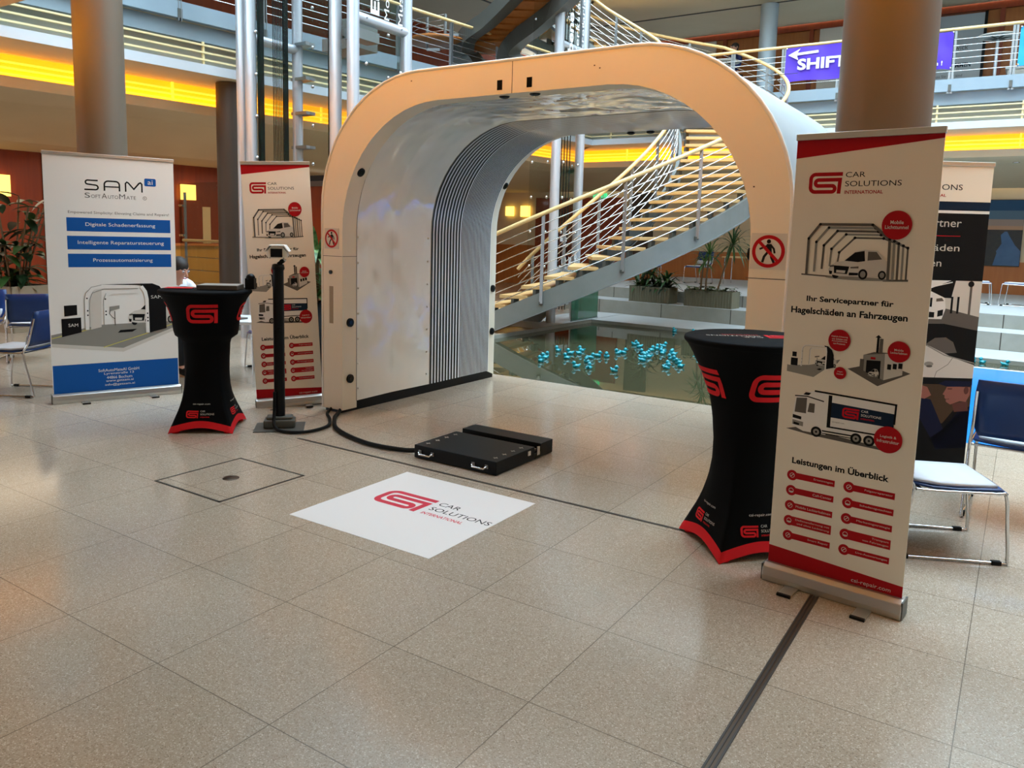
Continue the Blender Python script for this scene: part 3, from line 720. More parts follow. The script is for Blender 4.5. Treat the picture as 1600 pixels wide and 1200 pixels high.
def csi_banner(label, loc, rz, tilt=None, group='matching red and white company banners'):
    t, g = rollup(label, loc, rz, .60, 2.045, 'print_cream', tilt, group)
    F = lambda u, v, d: (u - .30, -.0024 - d, v)
    b = MB(); b.poly([(0, 1.955), (.60, 2.015), (.60, 2.04), (0, 2.04)], F, 0, 'deepred'); b.build('header_band', g)
    b = MB(); emblem(b, .065, 1.800, .092, F, 0, 'deepred', 1.0); b.build('emblem', g)
    b = MB(); wordmark(b, .222, 1.804, .088, F, 0, 'print_black', 'deepred', 1.02); b.build('lettering', g)
    # light tunnel picture
    b = MB()
    for k in range(5):
        a = k / 4; x = lambda p, q: p + (q - p) * a
        pts = [(x(.083, .215), x(1.446, 1.50)), (x(.083, .220), x(1.605, 1.548)), (x(.130, .282), x(1.668, 1.612)), (x(.352, .40), x(1.668, 1.612)), (x(.425, .498), x(1.61, 1.575)), (x(.430, .50), x(1.438, 1.444))]
        b.stroke(pts, .0115 - .001 * k, F, .0016 - .0003 * k if k else .004, 'print_grey' if k % 2 else 'print_mid')
        for p in pts[1:5]: b.disc(p[0], p[1], .0062, F, .0042 if not k else .002, 'print_black', 10)
    b.stroke([(.06, 1.446), (.25, 1.44)], .006, F, .001, 'print_mid'); b.stroke([(.41, 1.436), (.51, 1.441)], .008, F, .001, 'print_mid')
    suv(b, .180, 1.435, .245, .128, F, .0022); b.build('light_tunnel_picture', g)
    def badge(u, v, r, lines, th):
        q = MB(); q.disc(u, v, r, F, .005, 'deepred', 40)
        k = len(lines)
        for i, (s, wd) in enumerate(lines):
            y = v + (k / 2 - 1 - i) * th * 1.35 + th * .3
            q.text(s, u - wd / 2, y, u + wd / 2, y + th, F, .0055, 'print_light', .01)
        q.build('badge', g)
    badge(.448, 1.668, .060, [('Mobile', .052), ('Lichttunnel', .092)], .015)
    b = MB(); b.text('Ihr Servicepartner für', .092, 1.320, .462, 1.352, F, 0, 'print_black', .03); b.build('headline', g); b = MB(); b.text('Hagelschäden an Fahrzeugen', .025, 1.262, .522, 1.300, F, 0, 'print_black', .03); b.build('headline', g)
    b = MB(); mini_arch(b, .025, .985, .225, .155, F, 0); b.build('scanner_picture', g)
    badge(.252, 1.165, .048, [('Digitale Erfassung', .07), ('von Schäden und', .066), ('Automatisierung', .066), ('von Prozessen', .052)], .0075)
    badge(.266, 1.022, .027, [('Hagel-', .024), ('Scanner', .03)], .007)
    b = MB()
    b.poly([(.295, 1.045), (.425, .985), (.552, 1.055), (.43, 1.09)], F, 0, 'print_mid')
    b.poly([(.357, 1.113), (.445, 1.128), (.447, 1.014), (.357, 1.047)], F, .0004, 'print_grey'); b.poly([(.445, 1.128), (.52, 1.135), (.52, 1.045), (.447, 1.014)], F, .0005, 'print_light')
    b.poly([(.357, 1.113), (.40, 1.130), (.52, 1.135), (.445, 1.128)], F, .0005, 'print_mid')
    b.poly([(.372, 1.092), (.43, 1.095), (.432, 1.018), (.372, 1.04)], F, .0007, 'print_black'); b.rect(.345, 1.045, .362, 1.095, F, .0008, 'print_mid')
    for u in (.458, .480, .502): b.rect(u, 1.062 + (u - .458) * .2, u + .016, 1.085 + (u - .458) * .2, F, .0008, 'print_black')
    b.rect(.408, 1.128, .418, 1.195, F, .0006, 'print_black'); b.rect(.420, 1.128, .434, 1.190, F, .0006, 'print_mid'); b.poly([(.400, 1.193), (.413, 1.205), (.426, 1.193)], F, .0008, 'print_black')
    b.rect(.388, 1.098, .408, 1.108, F, .0009, 'deepred'); suv(b, .382, 1.024, .044, .034, F, .001)
    b.build('workshop_picture', g)
    badge(.500, 1.142, .045, [('Mobile', .036), ('Lackierkabinen', .066)], .009)
    b = MB()                                                    # truck picture
    b.poly([(.04, .735), (.16, .722), (.46, .710), (.47, .722), (.10, .752)], F, 0, 'print_mid')
    b.poly([(.066, .755), (.066, .812), (.076, .884), (.105, .905), (.155, .925), (.222, .922), (.222, .735), (.12, .735)], F, .0004, 'print_white')
    b.poly([(.075, .818), (.080, .884), (.128, .890), (.128, .818)], F, .0008, 'print_mid'); b.poly([(.134, .826), (.140, .868), (.165, .868), (.165, .826)], F, .0008, 'print_mid')
    b.stroke([(.072, .893), (.128, .897), (.205, .884)], .005, F, .001, 'print_black'); b.poly([(.110, .903), (.135, .903), (.145, .915), (.120, .915)], F, .0008, 'print_black')
    b.poly([(.068, .790), (.108, .786), (.108, .800), (.068, .806)], F, .0008, 'print_black'); b.poly([(.068, .760), (.118, .756), (.118, .776), (.068, .782)], F, .0008, 'print_grey'); b.poly([(.074, .760), (.100, .758), (.100, .768), (.074, .772)], F, .001, 'print_black')
    b.poly([(.222, .916), (.502, .916), (.502, .755), (.222, .755)], F, .0005, 'print_white'); b.rect(.224, .770, .240, .916, F, .0008, 'print_black')
    b.stroke([(.160, .926), (.24, .924), (.508, .915), (.506, .83)], .008, F, .001, 'print_black')
    b.poly([(.240, .885), (.505, .875), (.505, .815), (.240, .818)], F, .0009, 'print_navy')
    b.rect(.205, .748, .345, .754, F, .0009, 'print_black'); b.rect(.205, .738, .335, .742, F, .0009, 'print_black'); b.rect(.240, .770, .50, .777, F, .0009, 'print_black')
    emblem(b, .288, .826, .046, F, .0012, 'red'); wordmark(b, .368, .832, .040, F, .0012, 'print_white', 'red', .82)
    b.text('csi-repair.com', .246, .795, .300, .803, F, .0009, 'print_mid')
    for u in (.180, .355, .410):
        b.disc(u, .742, .024, F, .0012, 'print_black', 22); b.disc(u, .742, .014, F, .0014, 'print_grey', 18); b.disc(u, .742, .005, F, .0016, 'print_black', 10)
    b.build('truck_picture', g)
    badge(.488, .762, .058, [('Logistik &', .066), ('Infrastruktur', .09)], .014)
    b = MB(); b.text('Leistungen im Überblick', .080, .568, .505, .612, F, 0, 'print_black', .03); b.build('headline', g)
    L_ = ['Ersatzwagen', 'Call-Center', 'Mobile Lackierkabinen', 'Dellenentfernung mit', 'Smart Repair']
    R_ = ['Felgenreparatur', 'Schadensgutachten', 'Marketingstrategie', 'Transport', 'Live-Auswertungen']
    for side, u0, names, u1 in ((0, .086, L_, .280), (1, .343, R_, .535)):
        for k, s in enumerate(names):
            v = .520 - .072 * k
            q = MB(); q.disc(u0, v, .0245, F, .0006, 'deepred', 28); h2 = .0215 if k == 3 else .0145
            q.rect(u0 + .01, v - h2, u1, v + h2, F, .0003, 'deepred')
            q.ring(u0, v, .0115, .0022, F, .001, 'print_light', 18)
            if k % 2 == 0: q.stroke([(u0 - .008, v - .007), (u0 + .008, v + .008)], .003, F, .001, 'print_light')
            else: q.rect(u0 - .010, v - .009, u0 + .010, v - .003, F, .001, 'print_light')
            wd = min(.0078 * len(s), u1 - u0 - .035)
            vv = v + .003 if k == 3 else v - .005
            q.text(s, u1 - .008 - wd, vv, u1 - .008, vv + .011, F, .001, 'print_light')
            if k == 3:
                s2_ = 'und ohne Lackierung' if side == 0 else 'von Fahrzeugen'; wd = min(.0078 * len(s2_), u1 - u0 - .035)
                q.text(s2_, u1 - .008 - wd, v - .014, u1 - .008, v - .003, F, .001, 'print_light')
            q.build('service_strip', g)
    b = MB(); b.poly([(0, .06), (.60, .06), (.60, .135), (0, .165)], F, 0, 'deepred'); b.text('csi-repair.com', .385, .090, .552, .112, F, .0006, 'print_light'); b.build('footer_band', g)
    return t
cb = csi_banner('large red and white roll-up banner at the right, nearest the camera', (-.602, 3.60, 0), math.radians(-5.7)); cb.scale = (.97, 1, .995)
cb = csi_banner('red and white roll-up banner between bar table and arch, behind the camera post', (-5.415, 4.665, 0), math.radians(53), tilt=(0, -.052)); cb.scale = (.95, 1, 1.045)

# white and blue banner
t, g = rollup('wide white roll-up banner with three blue bars at the far left', (-6.825, 3.885, 0), math.radians(69), 1.04, 2.165, 'print_white')
F = lambda u, v, d: (u - .53, -.0024 - d, v)
b = MB()
def rnd(mb, pts, w, d, m): mb.stroke(pts, w, F, d, m)
S0, S1 = 1.872, 1.952
rnd(b, [(.425, S1)] + arc(.345, S1 - .017, .017, 90, 270, 6) + arc(.405, S0 + .020, .020, 90, -90, 6) + [(.318, S0)], .0125, 0, 'print_black')
rnd(b, [(.475, S0 - .005)] + arc(.505, S1 - .03, .03, 180, 90, 5) + arc(.565, S1 - .03, .03, 90, 0, 5) + [(.595, S0 - .005)], .0125, 0, 'print_black'); b.rect(.478, 1.898, .592, 1.909, F, .0003, 'print_black')
rnd(b, [(.645, S0 - .005), (.645, S1 - .012), (.656, S1), (.668, S1 - .006), (.712, S0 + .02), (.756, S1 - .006), (.768, S1), (.779, S1 - .012), (.779, S0 - .005)], .0125, 0, 'print_black')
b.build('emblem', g)
b = MB(); b.poly([(.80, 1.925)] + arc(.812, 1.982, .012, 180, 90, 4) + arc(.885, 1.982, .012, 90, 0, 4) + arc(.885, 1.937, .012, 0, -90, 4) + arc(.812, 1.937, .012, -90, -180, 4)[:-1], F, 0, 'print_blue'); b.text('ai', .828, 1.940, .87, 1.980, F, .0006, 'print_white'); b.build('badge', g)
b = MB(); x = .318
for s, wd, hh in (('S', .042, .044), ('OFT', .075, .030), ('A', .042, .044), ('UTO', .082, .030), ('M', .048, .044), ('ATE', .080, .030)):
    b.text(s, x, 1.800, x + wd, 1.800 + hh, F, 0, 'print_mid'); x += wd + .008
b.ring(.80, 1.816, .017, .0035, F, 0, 'print_mid', 18); b.text('R', .793, 1.808, .807, 1.824, F, 0, 'print_mid'); b.build('lettering', g)
b = MB(); b.text('Empowered Simplicity: Elevating Claims and Repairs!', .185, 1.655, 1.0, 1.685, F, 0, 'print_mid'); b.build('lettering', g)
for v, s, u0, u1 in ((1.508, 'Digitale Schadenerfassung', .315, .88), (1.350, 'Intelligente Reparatursteuerung', .25, .95), (1.195, 'Prozessautomatisierung', .365, .85)):
    b = MB(); b.rect(.17, v, 1.01, v + .118, F, 0, 'print_blue'); b.text(s, u0, v + .038, u1, v + .078, F, .0006, 'print_white'); b.build('blue_bar', g)
b = MB()
b.poly([(.016, .605), (.40, .68), (1.044, .69), (1.044, .64), (.58, .46), (.016, .53)], F, 0, 'print_grey')
b.poly([(.016, .53), (.58, .46), (1.044, .64), (1.044, .61), (.58, .425), (.016, .50)], F, .0003, 'print_light')
b.stroke([(.02, .575), (.36, .655)], .006, F, .0006, 'print_yellow'); b.stroke([(.42, .475), (.80, .59), (1.03, .67)], .006, F, .0006, 'print_yellow')
b.poly([(.56, .625), (.70, .63), (.66, .605), (.54, .602)], F, .0007, 'print_black')
b.poly([(.098, .585), (.098, .745), (.25, .752), (.25, .62)], F, .0012, 'print_black'); b.poly([(.122, .765), (.122, .86), (.222, .864), (.222, .775)], F, .0012, 'print_black'); b.text('SAM', .15, .672, .225, .700, F, .0018, 'print_white')
suv(b, .63, .665, .39, .235, F, .0012)
b.stroke([(.298, .64), (.298, .90), (.31, .96), (.35, 1.005), (.42, 1.02), (.72, 1.02)], .030, F, .003, 'print_white'); b.stroke([(.281, .64), (.281, .90), (.293, .965), (.34, 1.018), (.42, 1.036)], .005, F, .0032, 'print_grey')
b.stroke([(.318, .64), (.318, .90), (.35, .97), (.44, 1.0), (.72, 1.0)], .004, F, .0033, 'print_grey')
b.poly([(.325, .64), (.325, .90), (.36, .975), (.42, .985), (.41, .66)], F, .0009, 'print_light')
b.stroke([(.445, .68), (.445, .90), (.47, .955), (.52, .965), (.72, .968)], .022, F, .0028, 'print_white'); b.stroke([(.432, .68), (.432, .90), (.455, .962)], .004, F, .003, 'print_grey')
b.poly([(.40, 1.042), (.84, 1.045), (.90, 1.02), (.94, .96), (.952, .88), (.952, .625), (.805, .590), (.805, .90), (.785, .97), (.74, 1.03)], F, .0036, 'print_black')
b.stroke([(.745, 1.02), (.778, .97), (.790, .90), (.790, .59)], .030, F, .004, 'print_white'); b.text('SAM', .825, .905, .920, .935, F, .0045, 'print_light')
b.stroke([(.52, .67), (.52, .80)], .007, F, .002, 'print_mid'); b.poly([(.48, .80), (.56, .82), (.56, .85), (.48, .84)], F, .0022, 'print_grey'); b.stroke([(.49, .82), (.475, .78), (.50, .745), (.52, .73)], .005, F, .002, 'print_black')
for u, c in ((.302, .92), (.304, .81), (.304, .77), (.447, .91), (.449, .80), (.449, .77), (.792, .77), (.793, .73), (.793, .70)): b.disc(u, c, .007, F, .005, 'print_black', 10)
b.build('scanner_picture', g)
b = MB(); b.poly([(.016, .06), (1.044, .06), (1.044, .335), (.016, .335)], F, 0, 'print_blue')
for k, (s, u0, u1) in enumerate((('SoftAutoMateAI GmbH', .370, .705), ('Lyrenstraße 13', .415, .66), ('44866 Bochum', .435, .645), ('www.getsam.ai', .428, .655), ('info@getsam.ai', .42, .665))): b.text(s, u0, .252 - .034 * k, u1, .278 - .034 * k, F, .0006, 'print_white')
b.build('footer_band', g)

# dark photo banner behind the right-hand banner
t, g = rollup('dark roll-up banner with black and white car photos behind the front right banner', (-.243 - .425 * .839, 6.02 - .425 * .544, 0), math.radians(33), .85, 2.085, 'print_black'); t.scale = (1.03, 1, 1.012)
F = lambda u, v, d: (u + .425, -.0024 - d, v - .018 if v > .07 else v)   # u runs from -.85 to 0 (right edge)
b = MB(); b.rect(-.85, 1.865, 0, 2.10, F, 0, 'print_cream'); b.build('header_band', g)
b = MB(); emblem(b, -.72, 1.885, .10, F, .0004, 'deepred'); b.build('emblem', g)
b = MB(); b.text('CAR', -.535, 1.990, -.43, 2.028, F, .0006, 'print_black'); b.text('SOLUTIONS', -.535, 1.938, -.185, 1.974, F, .0006, 'print_black'); b.text('INTERNATIONAL', -.535, 1.894, -.285, 1.912, F, .0006, 'deepred', .02); b.build('lettering', g)
b = MB(); b.rect(-.85, 1.812, 0, 1.862, F, .0002, 'print_navy'); b.text('csi-repair.com', -.62, 1.818, -.325, 1.846, F, .0006, 'print_white'); b.rect(-.85, 1.790, 0, 1.808, F, .0003, 'print_white'); b.build('web_address_band', g)
b = MB(); b.text('Ihr Servicepartner', -.78, 1.685, -.17, 1.755, F, .0006, 'print_light'); b.rect(-.78, 1.642, -.17, 1.646, F, .0006, 'red')
b.text('Hagelschäden', -.66, 1.532, -.168, 1.590, F, .0006, 'print_light'); b.text('an Fahrzeugen', -.74, 1.430, -.275, 1.492, F, .0006, 'print_light'); b.build('headline', g)
b = MB()                                                       # workshop photo
b.rect(-.85, 1.03, 0, 1.355, F, .0002, 'print_light'); b.poly([(-.85, 1.355), (-.17, 1.355), (-.19, 1.24), (-.85, 1.25)], F, .0004, 'print_black')
b.poly([(-.40, 1.355), (-.20, 1.355), (-.33, 1.30)], F, .0006, 'print_white'); b.stroke([(-.36, 1.30), (-.19, 1.345)], .006, F, .0007, 'print_white')
b.poly([(-.85, 1.12), (-.30, 1.19), (0, 1.12), (0, .99), (-.85, .99)], F, .0004, 'print_mid'); b.poly([(-.85, 1.06), (-.22, 1.07), (0, 1.03), (0, .985), (-.85, .985)], F, .0005, 'print_black')
b.poly([(-.60, 1.10), (-.24, 1.10), (-.22, 1.17), (-.23, 1.24), (-.34, 1.29), (-.60, 1.28)], F, .0008, 'print_white'); b.poly([(-.36, 1.18), (-.31, 1.18), (-.31, 1.24), (-.36, 1.24)], F, .001, 'print_black'); b.poly([(-.37, 1.11), (-.29, 1.11), (-.29, 1.145), (-.37, 1.15)], F, .001, 'print_black'); b.poly([(-.27, 1.115), (-.235, 1.125), (-.235, 1.165), (-.27, 1.155)], F, .001, 'print_black'); b.poly([(-.285, 1.215), (-.235, 1.22), (-.25, 1.24), (-.285, 1.235)], F, .001, 'print_mid')
for u in (-.19, -.15): b.rect(u, 1.14, u + .014, 1.25, F, .0007, 'print_black')
b.rect(-.075, 1.06, -.06, 1.34, F, .0007, 'print_mid'); b.disc(-.07, 1.335, .02, F, .0008, 'print_black', 12)
b.build('workshop_photo', g)
b = MB()                                                       # car door photo
b.rect(-.85, .71, 0, 1.0, F, .0003, 'print_black'); b.poly([(-.85, .71), (0, .71), (0, .80), (-.14, .845), (-.30, .92), (-.85, .98)], F, .0006, 'print_light')
b.poly([(-.33, .93), (-.27, .975), (-.20, .98), (-.15, .95), (-.12, .88), (-.22, .87)], F, .0005, 'print_mid'); b.stroke([(-.32, .925), (-.20, .862), (0, .812)], .008, F, .0009, 'print_grey')
b.stroke([(-.14, .85), (-.17, .80), (-.24, .75), (-.25, .71)], .003, F, .0009, 'print_mid'); b.disc(-.295, .80, .03, F, .0009, 'print_grey', 20, .016); b.disc(-.29, .785, .02, F, .001, 'print_mid', 16, .008)
b.build('car_door_photo', g)
b = MB()                                                       # mechanic photo
b.rect(-.85, .06, 0, .68, F, .0003, 'print_black'); b.rect(-.85, .40, 0, .665, F, .0004, 'brown_print')
b.poly([(-.85, .35), (-.30, .50), (-.20, .36), (-.10, .50), (0, .52), (0, .06), (-.85, .06)], F, .0006, 'print_black')
b.poly([(-.36, .58), (-.26, .56), (-.16, .36), (-.24, .30), (-.34, .46)], F, .0007, 'navy_print'); b.poly([(-.16, .36), (-.24, .30), (-.20, .22), (0, .24), (0, .50), (-.06, .51)], F, .0006, 'navy_print')
b.poly([(-.38, .64), (-.34, .66), (-.29, .645), (-.26, .59), (-.30, .565), (-.36, .575)], F, .0009, 'skin_print')
b.poly([(-.16, .655), (-.17, .63), (-.186, .598), (-.172, .592), (-.172, .575), (-.162, .566), (-.160, .548), (-.13, .530), (-.07, .555), (-.03, .55), (-.008, .60), (-.01, .65)], F, .001, 'skin_print'); b.poly([(-.12, .535), (-.02, .555), (-.01, .49), (-.10, .48)], F, .0009, 'skin_print_dark')
b.disc(-.035, .628, .016, F, .0014, 'skin_print_dark', 14, .026); b.poly([(-.158, .640), (-.125, .640), (-.13, .632), (-.155, .632)], F, .0014, 'skin_print_dark'); b.stroke([(-.165, .565), (-.140, .567)], .004, F, .0014, 'skin_print_dark')
b.poly([(-.22, .668), (-.16, .650), (-.01, .655), (-.002, .69), (-.18, .69)], F, .0016, 'navy_print')
b.build('mechanic_photo', g)

# ------------------------------------------------------------------ bar tables with stretch covers
def bar_table(label, loc, rz, ez, bulge=0, turn=0):
    t = thing('bar_table', label, 'table', loc, rz, 'stretch covered bar tables')
    Z = [0, .03, .07, .12, .18, .25, .34, .44, .56, .68, .78, .88, .97, 1.03, 1.065]
    RD = [.30, .29, .272, .252, .226, .203, .182, .171, .169, .180, .200, .235, .280, .312, .336]
    if bulge: RD[9:12] = [.176, .236, .252]; Z[9] = .70; Z[10] = .745
    def rad(a, z):
        for i in range(len(Z) - 1):
            if z <= Z[i + 1] + 1e-9: break
        k = (z - Z[i]) / (Z[i + 1] - Z[i]); R0 = RD[i] + (RD[i + 1] - RD[i]) * k
        q = max(0, 1 - z / .62) ** 1.2                         # how four-cornered the cover is at this height
        th = ((a + PI / 4) % (PI / 2)) - PI / 4                # 0 at a corner
        sq = 1 / (math.cos(PI / 4 - abs(th)) * 1.414)          # square: 1 at corner, .707 mid side
        return R0 * ((1 - q) + q * sq * 1.13)
    def S(a, z, d=0): r = rad(a, z) + d; return (r * math.cos(a), r * math.sin(a), z)
    n = 96
    def hem(a):
        th = ((a + PI / 4) % (PI / 2)) - PI / 4; return .055 * (abs(th) / (PI / 4)) ** 1.5 * (2 - abs(th) / (PI / 4)) if 0 else .05 * math.sin(min(1, abs(th) / (PI / 4)) * PI / 2) ** .8
    b = MB(); vs = []; fs = []; ms = []
    rows = 30
    for i in range(rows + 1):
        for j in range(n):
            a = 2 * PI * j / n; lo = hem(a) * .9; hem_top = lo + .052
            if i <= 3: z = lo + (hem_top - lo) * i / 3
            else: z = hem_top + (1.065 - hem_top) * (i - 3) / (rows - 3)
            vs.append(S(a, z))
    f1 = [(i * n + j, i * n + (j + 1) % n, (i + 1) * n + (j + 1) % n, (i + 1) * n + j) for i in range(3) for j in range(n)]
    f2 = [(i * n + j, i * n + (j + 1) % n, (i + 1) * n + (j + 1) % n, (i + 1) * n + j) for i in range(3, rows) for j in range(n)]
    b.add(vs, f2, 'black_fabric', True); o = len(b.v)
    cover = b.build('stretch_cover', t)
    b = MB(); b.add(vs, f1, 'red_fabric', True); b.build('red_hem', cover)
    b = MB(); b.lathe([(.334, 1.06), (.343, 1.068), (.346, 1.078), (.343, 1.09), (.330, 1.096), (0, 1.097)], 'black_fabric', (0, 0, 0), 64); b.build('table_top', t)
    for k in range(4):
        a = k * PI / 2; q = MB(); q.cyl((.275 * math.cos(a), .275 * math.sin(a), 0), (.275 * math.cos(a), .275 * math.sin(a), .03), .03, 'red_fabric', 14); q.build('foot_pocket', t)
    q = MB(); q.lathe([(.03, .02), (.03, 1.06)], 'steel', (0, 0, 0), 16); q.build('pole', t)
    for k in range(4):
        a0 = PI / 4 + k * PI / 2; a1_ = a0 + turn
        def Fs(u, v, d, a0=a0, sh=[0]):
            r = rad(a0, v); return S(a0 + sh[0] + u / max(r, .1), v, .0035 + d)
        def fine(mb): return mb
        q = MB(); 
        # big emblem, cut fine enough to follow the cloth
        p = [(1.57, .91)] + arc(.30, .69, .22, 90, 180, 6) + arc(.30, .31, .22, 180, 270, 6) + arc(1.10, .23, .14, -90, 90, 8) + arc(.45, .51, .14, 270, 90, 8) + [(1.46, .65), (1.43, 0)]
        def dense(pts, m=.08):
            o_ = [pts[0]]
            for A, B in zip(pts, pts[1:]):
                L = math.hypot(B[0] - A[0], B[1] - A[1]); c = max(1, int(L / m))
                o_ += [(A[0] + (B[0] - A[0]) * i / c, A[1] + (B[1] - A[1]) * i / c) for i in range(1, c + 1)]
            return o_
        def emb(mb, u, v, h, m): mb.stroke(dense(p, .16), .175, lambda x, y, d: Fs(u + x * h, v + y * h, d), 0, m)
        Fs.__defaults__[1][0] = turn; emb(q, -.115, ez, .145, 'red_fabric'); q.build('emblem', cover); Fs.__defaults__[1][0] = 0
        q = MB(); emb(q, -.105, .118, .055, 'red_fabric'); q.build('emblem', cover)
        q = MB(); wordmark(q, -.005, .124, .052, Fs, 0, 'print_light', 'red_fabric', .72); q.text('csi-repair.com', -.062, .213, .062, .229, Fs, 0, 'print_light'); q.build('lettering', cover)
    ta = math.radians(213) - rz; Ft = lambda u, v, d: (u * math.cos(ta) - v * math.sin(ta), u * math.sin(ta) + v * math.cos(ta), 1.0985 + d)
    q = MB(); emblem(q, -.25, -.06, .12, Ft, 0, 'red'); wordmark(q, -.035, -.05, .11, Ft, 0, 'print_light', 'red', .98); q.build('top_print', t)
    return t
T1 = bar_table('black bar table with red emblem and papers on top, at the left', (-5.318, 3.75, 0), math.radians(-95), .855, 1, .16)
T2 = bar_table('black bar table with red emblem beside the large right banner, top bare', (-1.125, 3.965, 0), math.radians(-90), .80)

def slab(mb, c, sx, sy, sz, a, m):
    ca_, sa = math.cos(a), math.sin(a)
    vs = [(c[0] + x * ca_ - y * sa, c[1] + x * sa + y * ca_, c[2] + z) for z in (0, sz) for y in (-sy / 2, sy / 2) for x in (-sx / 2, sx / 2)]
    mb.add(vs, [(0, 2, 3, 1), (4, 5, 7, 6), (0, 1, 5, 4), (2, 6, 7, 3), (0, 4, 6, 2), (1, 3, 7, 5)], m)
va = math.radians(33)
b = MB(); slab(b, (-5.20, 3.80, 1.102), .30, .22, .030, va + .1, 'book'); slab(b, (-5.20, 3.80, 1.132), .295, .215, .004, va + .1, 'print_grey')
tag(b.build('catalogue', origin=(-5.2, 3.8, 1.102)), 'thick grey catalogue lying on the left bar table', 'book')
b = MB(); slab(b, (-5.40, 3.78, 1.1025), .22, .15, .003, va - .5, 'print_grey'); slab(b, (-5.40, 3.78, 1.1055), .20, .14, .002, va - .5, 'print_light')
tag(b.build('brochure', origin=(-5.40, 3.78, 1.1)), 'thin open brochure beside the grey catalogue on the left bar table', 'brochure')
b = MB(); slab(b, (-5.46, 3.62, 1.1015), .20, .11, .0025, va + .15, 'red'); 
tag(b.build('red_leaflet', origin=(-5.46, 3.62, 1.1)), 'bright red leaflet near the front edge of the left bar table', 'leaflet')
b = MB(); slab(b, (-5.07, 3.98, 1.10), .07, .06, .085, va, 'black'); b.ball((-5.07, 3.98, 1.185), .036, 'black', 12, 8)
tag(b.build('black_pouch', origin=(-5.07, 3.98, 1.1)), 'small black pouch standing at the back of the left bar table', 'pouch')

# ------------------------------------------------------------------ chairs and low tables
def make_chair(label, loc, rz):
    """stacking chair, front = +y"""
    t = thing('stacking_chair', label, 'chair', loc, rz, 'blue stacking chairs with white pads')
    def sheet(rows, th, m, name, par):
        # rows: list of (y, z, halfwidth, dish)
        b = MB(); k = 7; vs = []
        for y, z, hw, di in rows:
            for j in range(k): s = -1 + 2 * j / (k - 1); vs.append((s * hw, y, z + di * s * s))
        n = len(rows); o = len(vs)
        nrm = []
        for i, (y, z, hw, di) in enumerate(rows):
            a = rows[max(i - 1, 0)]; c = rows[min(i + 1, n - 1)]; dy, dz = c[0] - a[0], c[1] - a[1]; L = math.hypot(dy, dz); nrm.append((dz / L, -dy / L))
        low = [(v[0], v[1] + nrm[i // k][0] * th, v[2] + nrm[i // k][1] * th) for i, v in enumerate(vs)]
        fs = []
        for i in range(n - 1):
            for j in range(k - 1): q = (i * k + j, i * k + j + 1, (i + 1) * k + j + 1, (i + 1) * k + j); fs.append(q); fs.append(tuple(x + o for x in q[::-1]))
        for i in range(n - 1): fs.append((i * k, (i + 1) * k, o + (i + 1) * k, o + i * k)); fs.append(((i + 1) * k - 1, o + (i + 1) * k - 1, o + (i + 2) * k - 1, (i + 2) * k - 1))
        for j in range(k - 1): fs.append((j, o + j, o + j + 1, j + 1)); e = (n - 1) * k; fs.append((e + j, e + j + 1, o + e + j + 1, o + e + j))
        b.add(vs + low, fs, m, True); return b.build(name, par)
    seat = sheet([(-.22, .425, .215, .012), (-.12, .412, .225, .008), (.0, .412, .23, .006), (.12, .42, .23, .004), (.20, .425, .225, 0), (.235, .412, .215, -.01)], .012, 'seat_blue', 'seat', t)
    back = sheet([(-.235, .46, .20, 0), (-.255, .50, .215, 0), (-.285, .60, .225, 0), (-.31, .70, .225, 0), (-.328, .78, .215, 0)], .012, 'seat_blue', 'backrest', t)
    sheet([(-.20, .442, .19, .008), (-.08, .432, .205, .006), (.06, .434, .205, .004), (.19, .440, .195, .0)], .016, 'pad_white', 'seat_pad', t)
    sheet([(-.222, .47, .185, 0), (-.238, .51, .20, 0), (-.252, .56, .20, 0)], .02, 'pad_white', 'back_pad', t)
    for s in (-1, 1):
        b = MB(); x = s * .235
        b.tube(spline([(s * .215, -.318, .72), (s * .225, -.262, .50), (x, -.215, .40), (x, -.255, .20), (x, -.295, .022), (x, -.27, .011), (x, 0, .011), (x, .225, .011), (x, .25, .03), (x, .235, .22), (x, .215, .395), (x, .17, .405), (x, -.10, .400), (x, -.205, .405)], 4), .0085, 'chrome', 8); fr = b.build('side_frame', t)
        for y in (-.24, .20):
            q = MB(); q.box(x - .012, x + .012, y - .022, y + .022, 0, .022, 'rubber'); q.build('rubber_foot', fr)
    for y, z in ((.18, .40), (-.17, .395)):
        b = MB(); b.tube([(-.235, y, z), (.235, y, z)], .008, 'chrome', 8); b.build('crossbar', t)
    return t
def face(dx, dy): return math.atan2(-dx, dy)
ch = make_chair('blue chair with white pad, its back hidden by the large right banner', (-.272, 4.60, 0), face(.9, .42)); ch.scale = (1, 1, .90)
def chair(label, x, y, z, rz):
    c = copy_tree(ch); c.location = (x, y, z); c.scale = (1, 1, 1); c.rotation_euler = (0, 0, rz); c['label'] = label; return c
c2 = chair('blue chair at the right picture edge with its backrest turned to the camera', 0.075, 5.44, 0, face(.05, 1)); c2.scale = (1.05, 1, 1.06)
chair('blue chair at the left picture edge, seen from the side', -7.74, 3.46, 0, face(-.86, -.50))
chair('blue chair under the big rubber plant, its back turned to the camera', -9.50, 4.42, 0, face(-.87, .5))
chair('white padded chair cut by the left picture edge behind the side-on chair', -9.95, 3.98, 0, face(.6, -.8))
chair('blue chair the seated man sits on, behind the white and blue banner', -7.78, 4.98, 0, face(1, .05))
chair('blue chair to the right of the left bar table, beyond the white table', -7.0, 5.80, 0, face(-.35, -1))
chair('blue chair on the terrace behind the tall thin palm', -6.75, 18.6, .50, face(-.3, -1))
chair('white padded chair on the terrace at the edge of the arch leg', -5.1, 18.5, .50, face(-.8, -.4))
chair('blue chair on the terrace above the short bushy planter', -7.75, 18.0, .50, face(.6, -1))
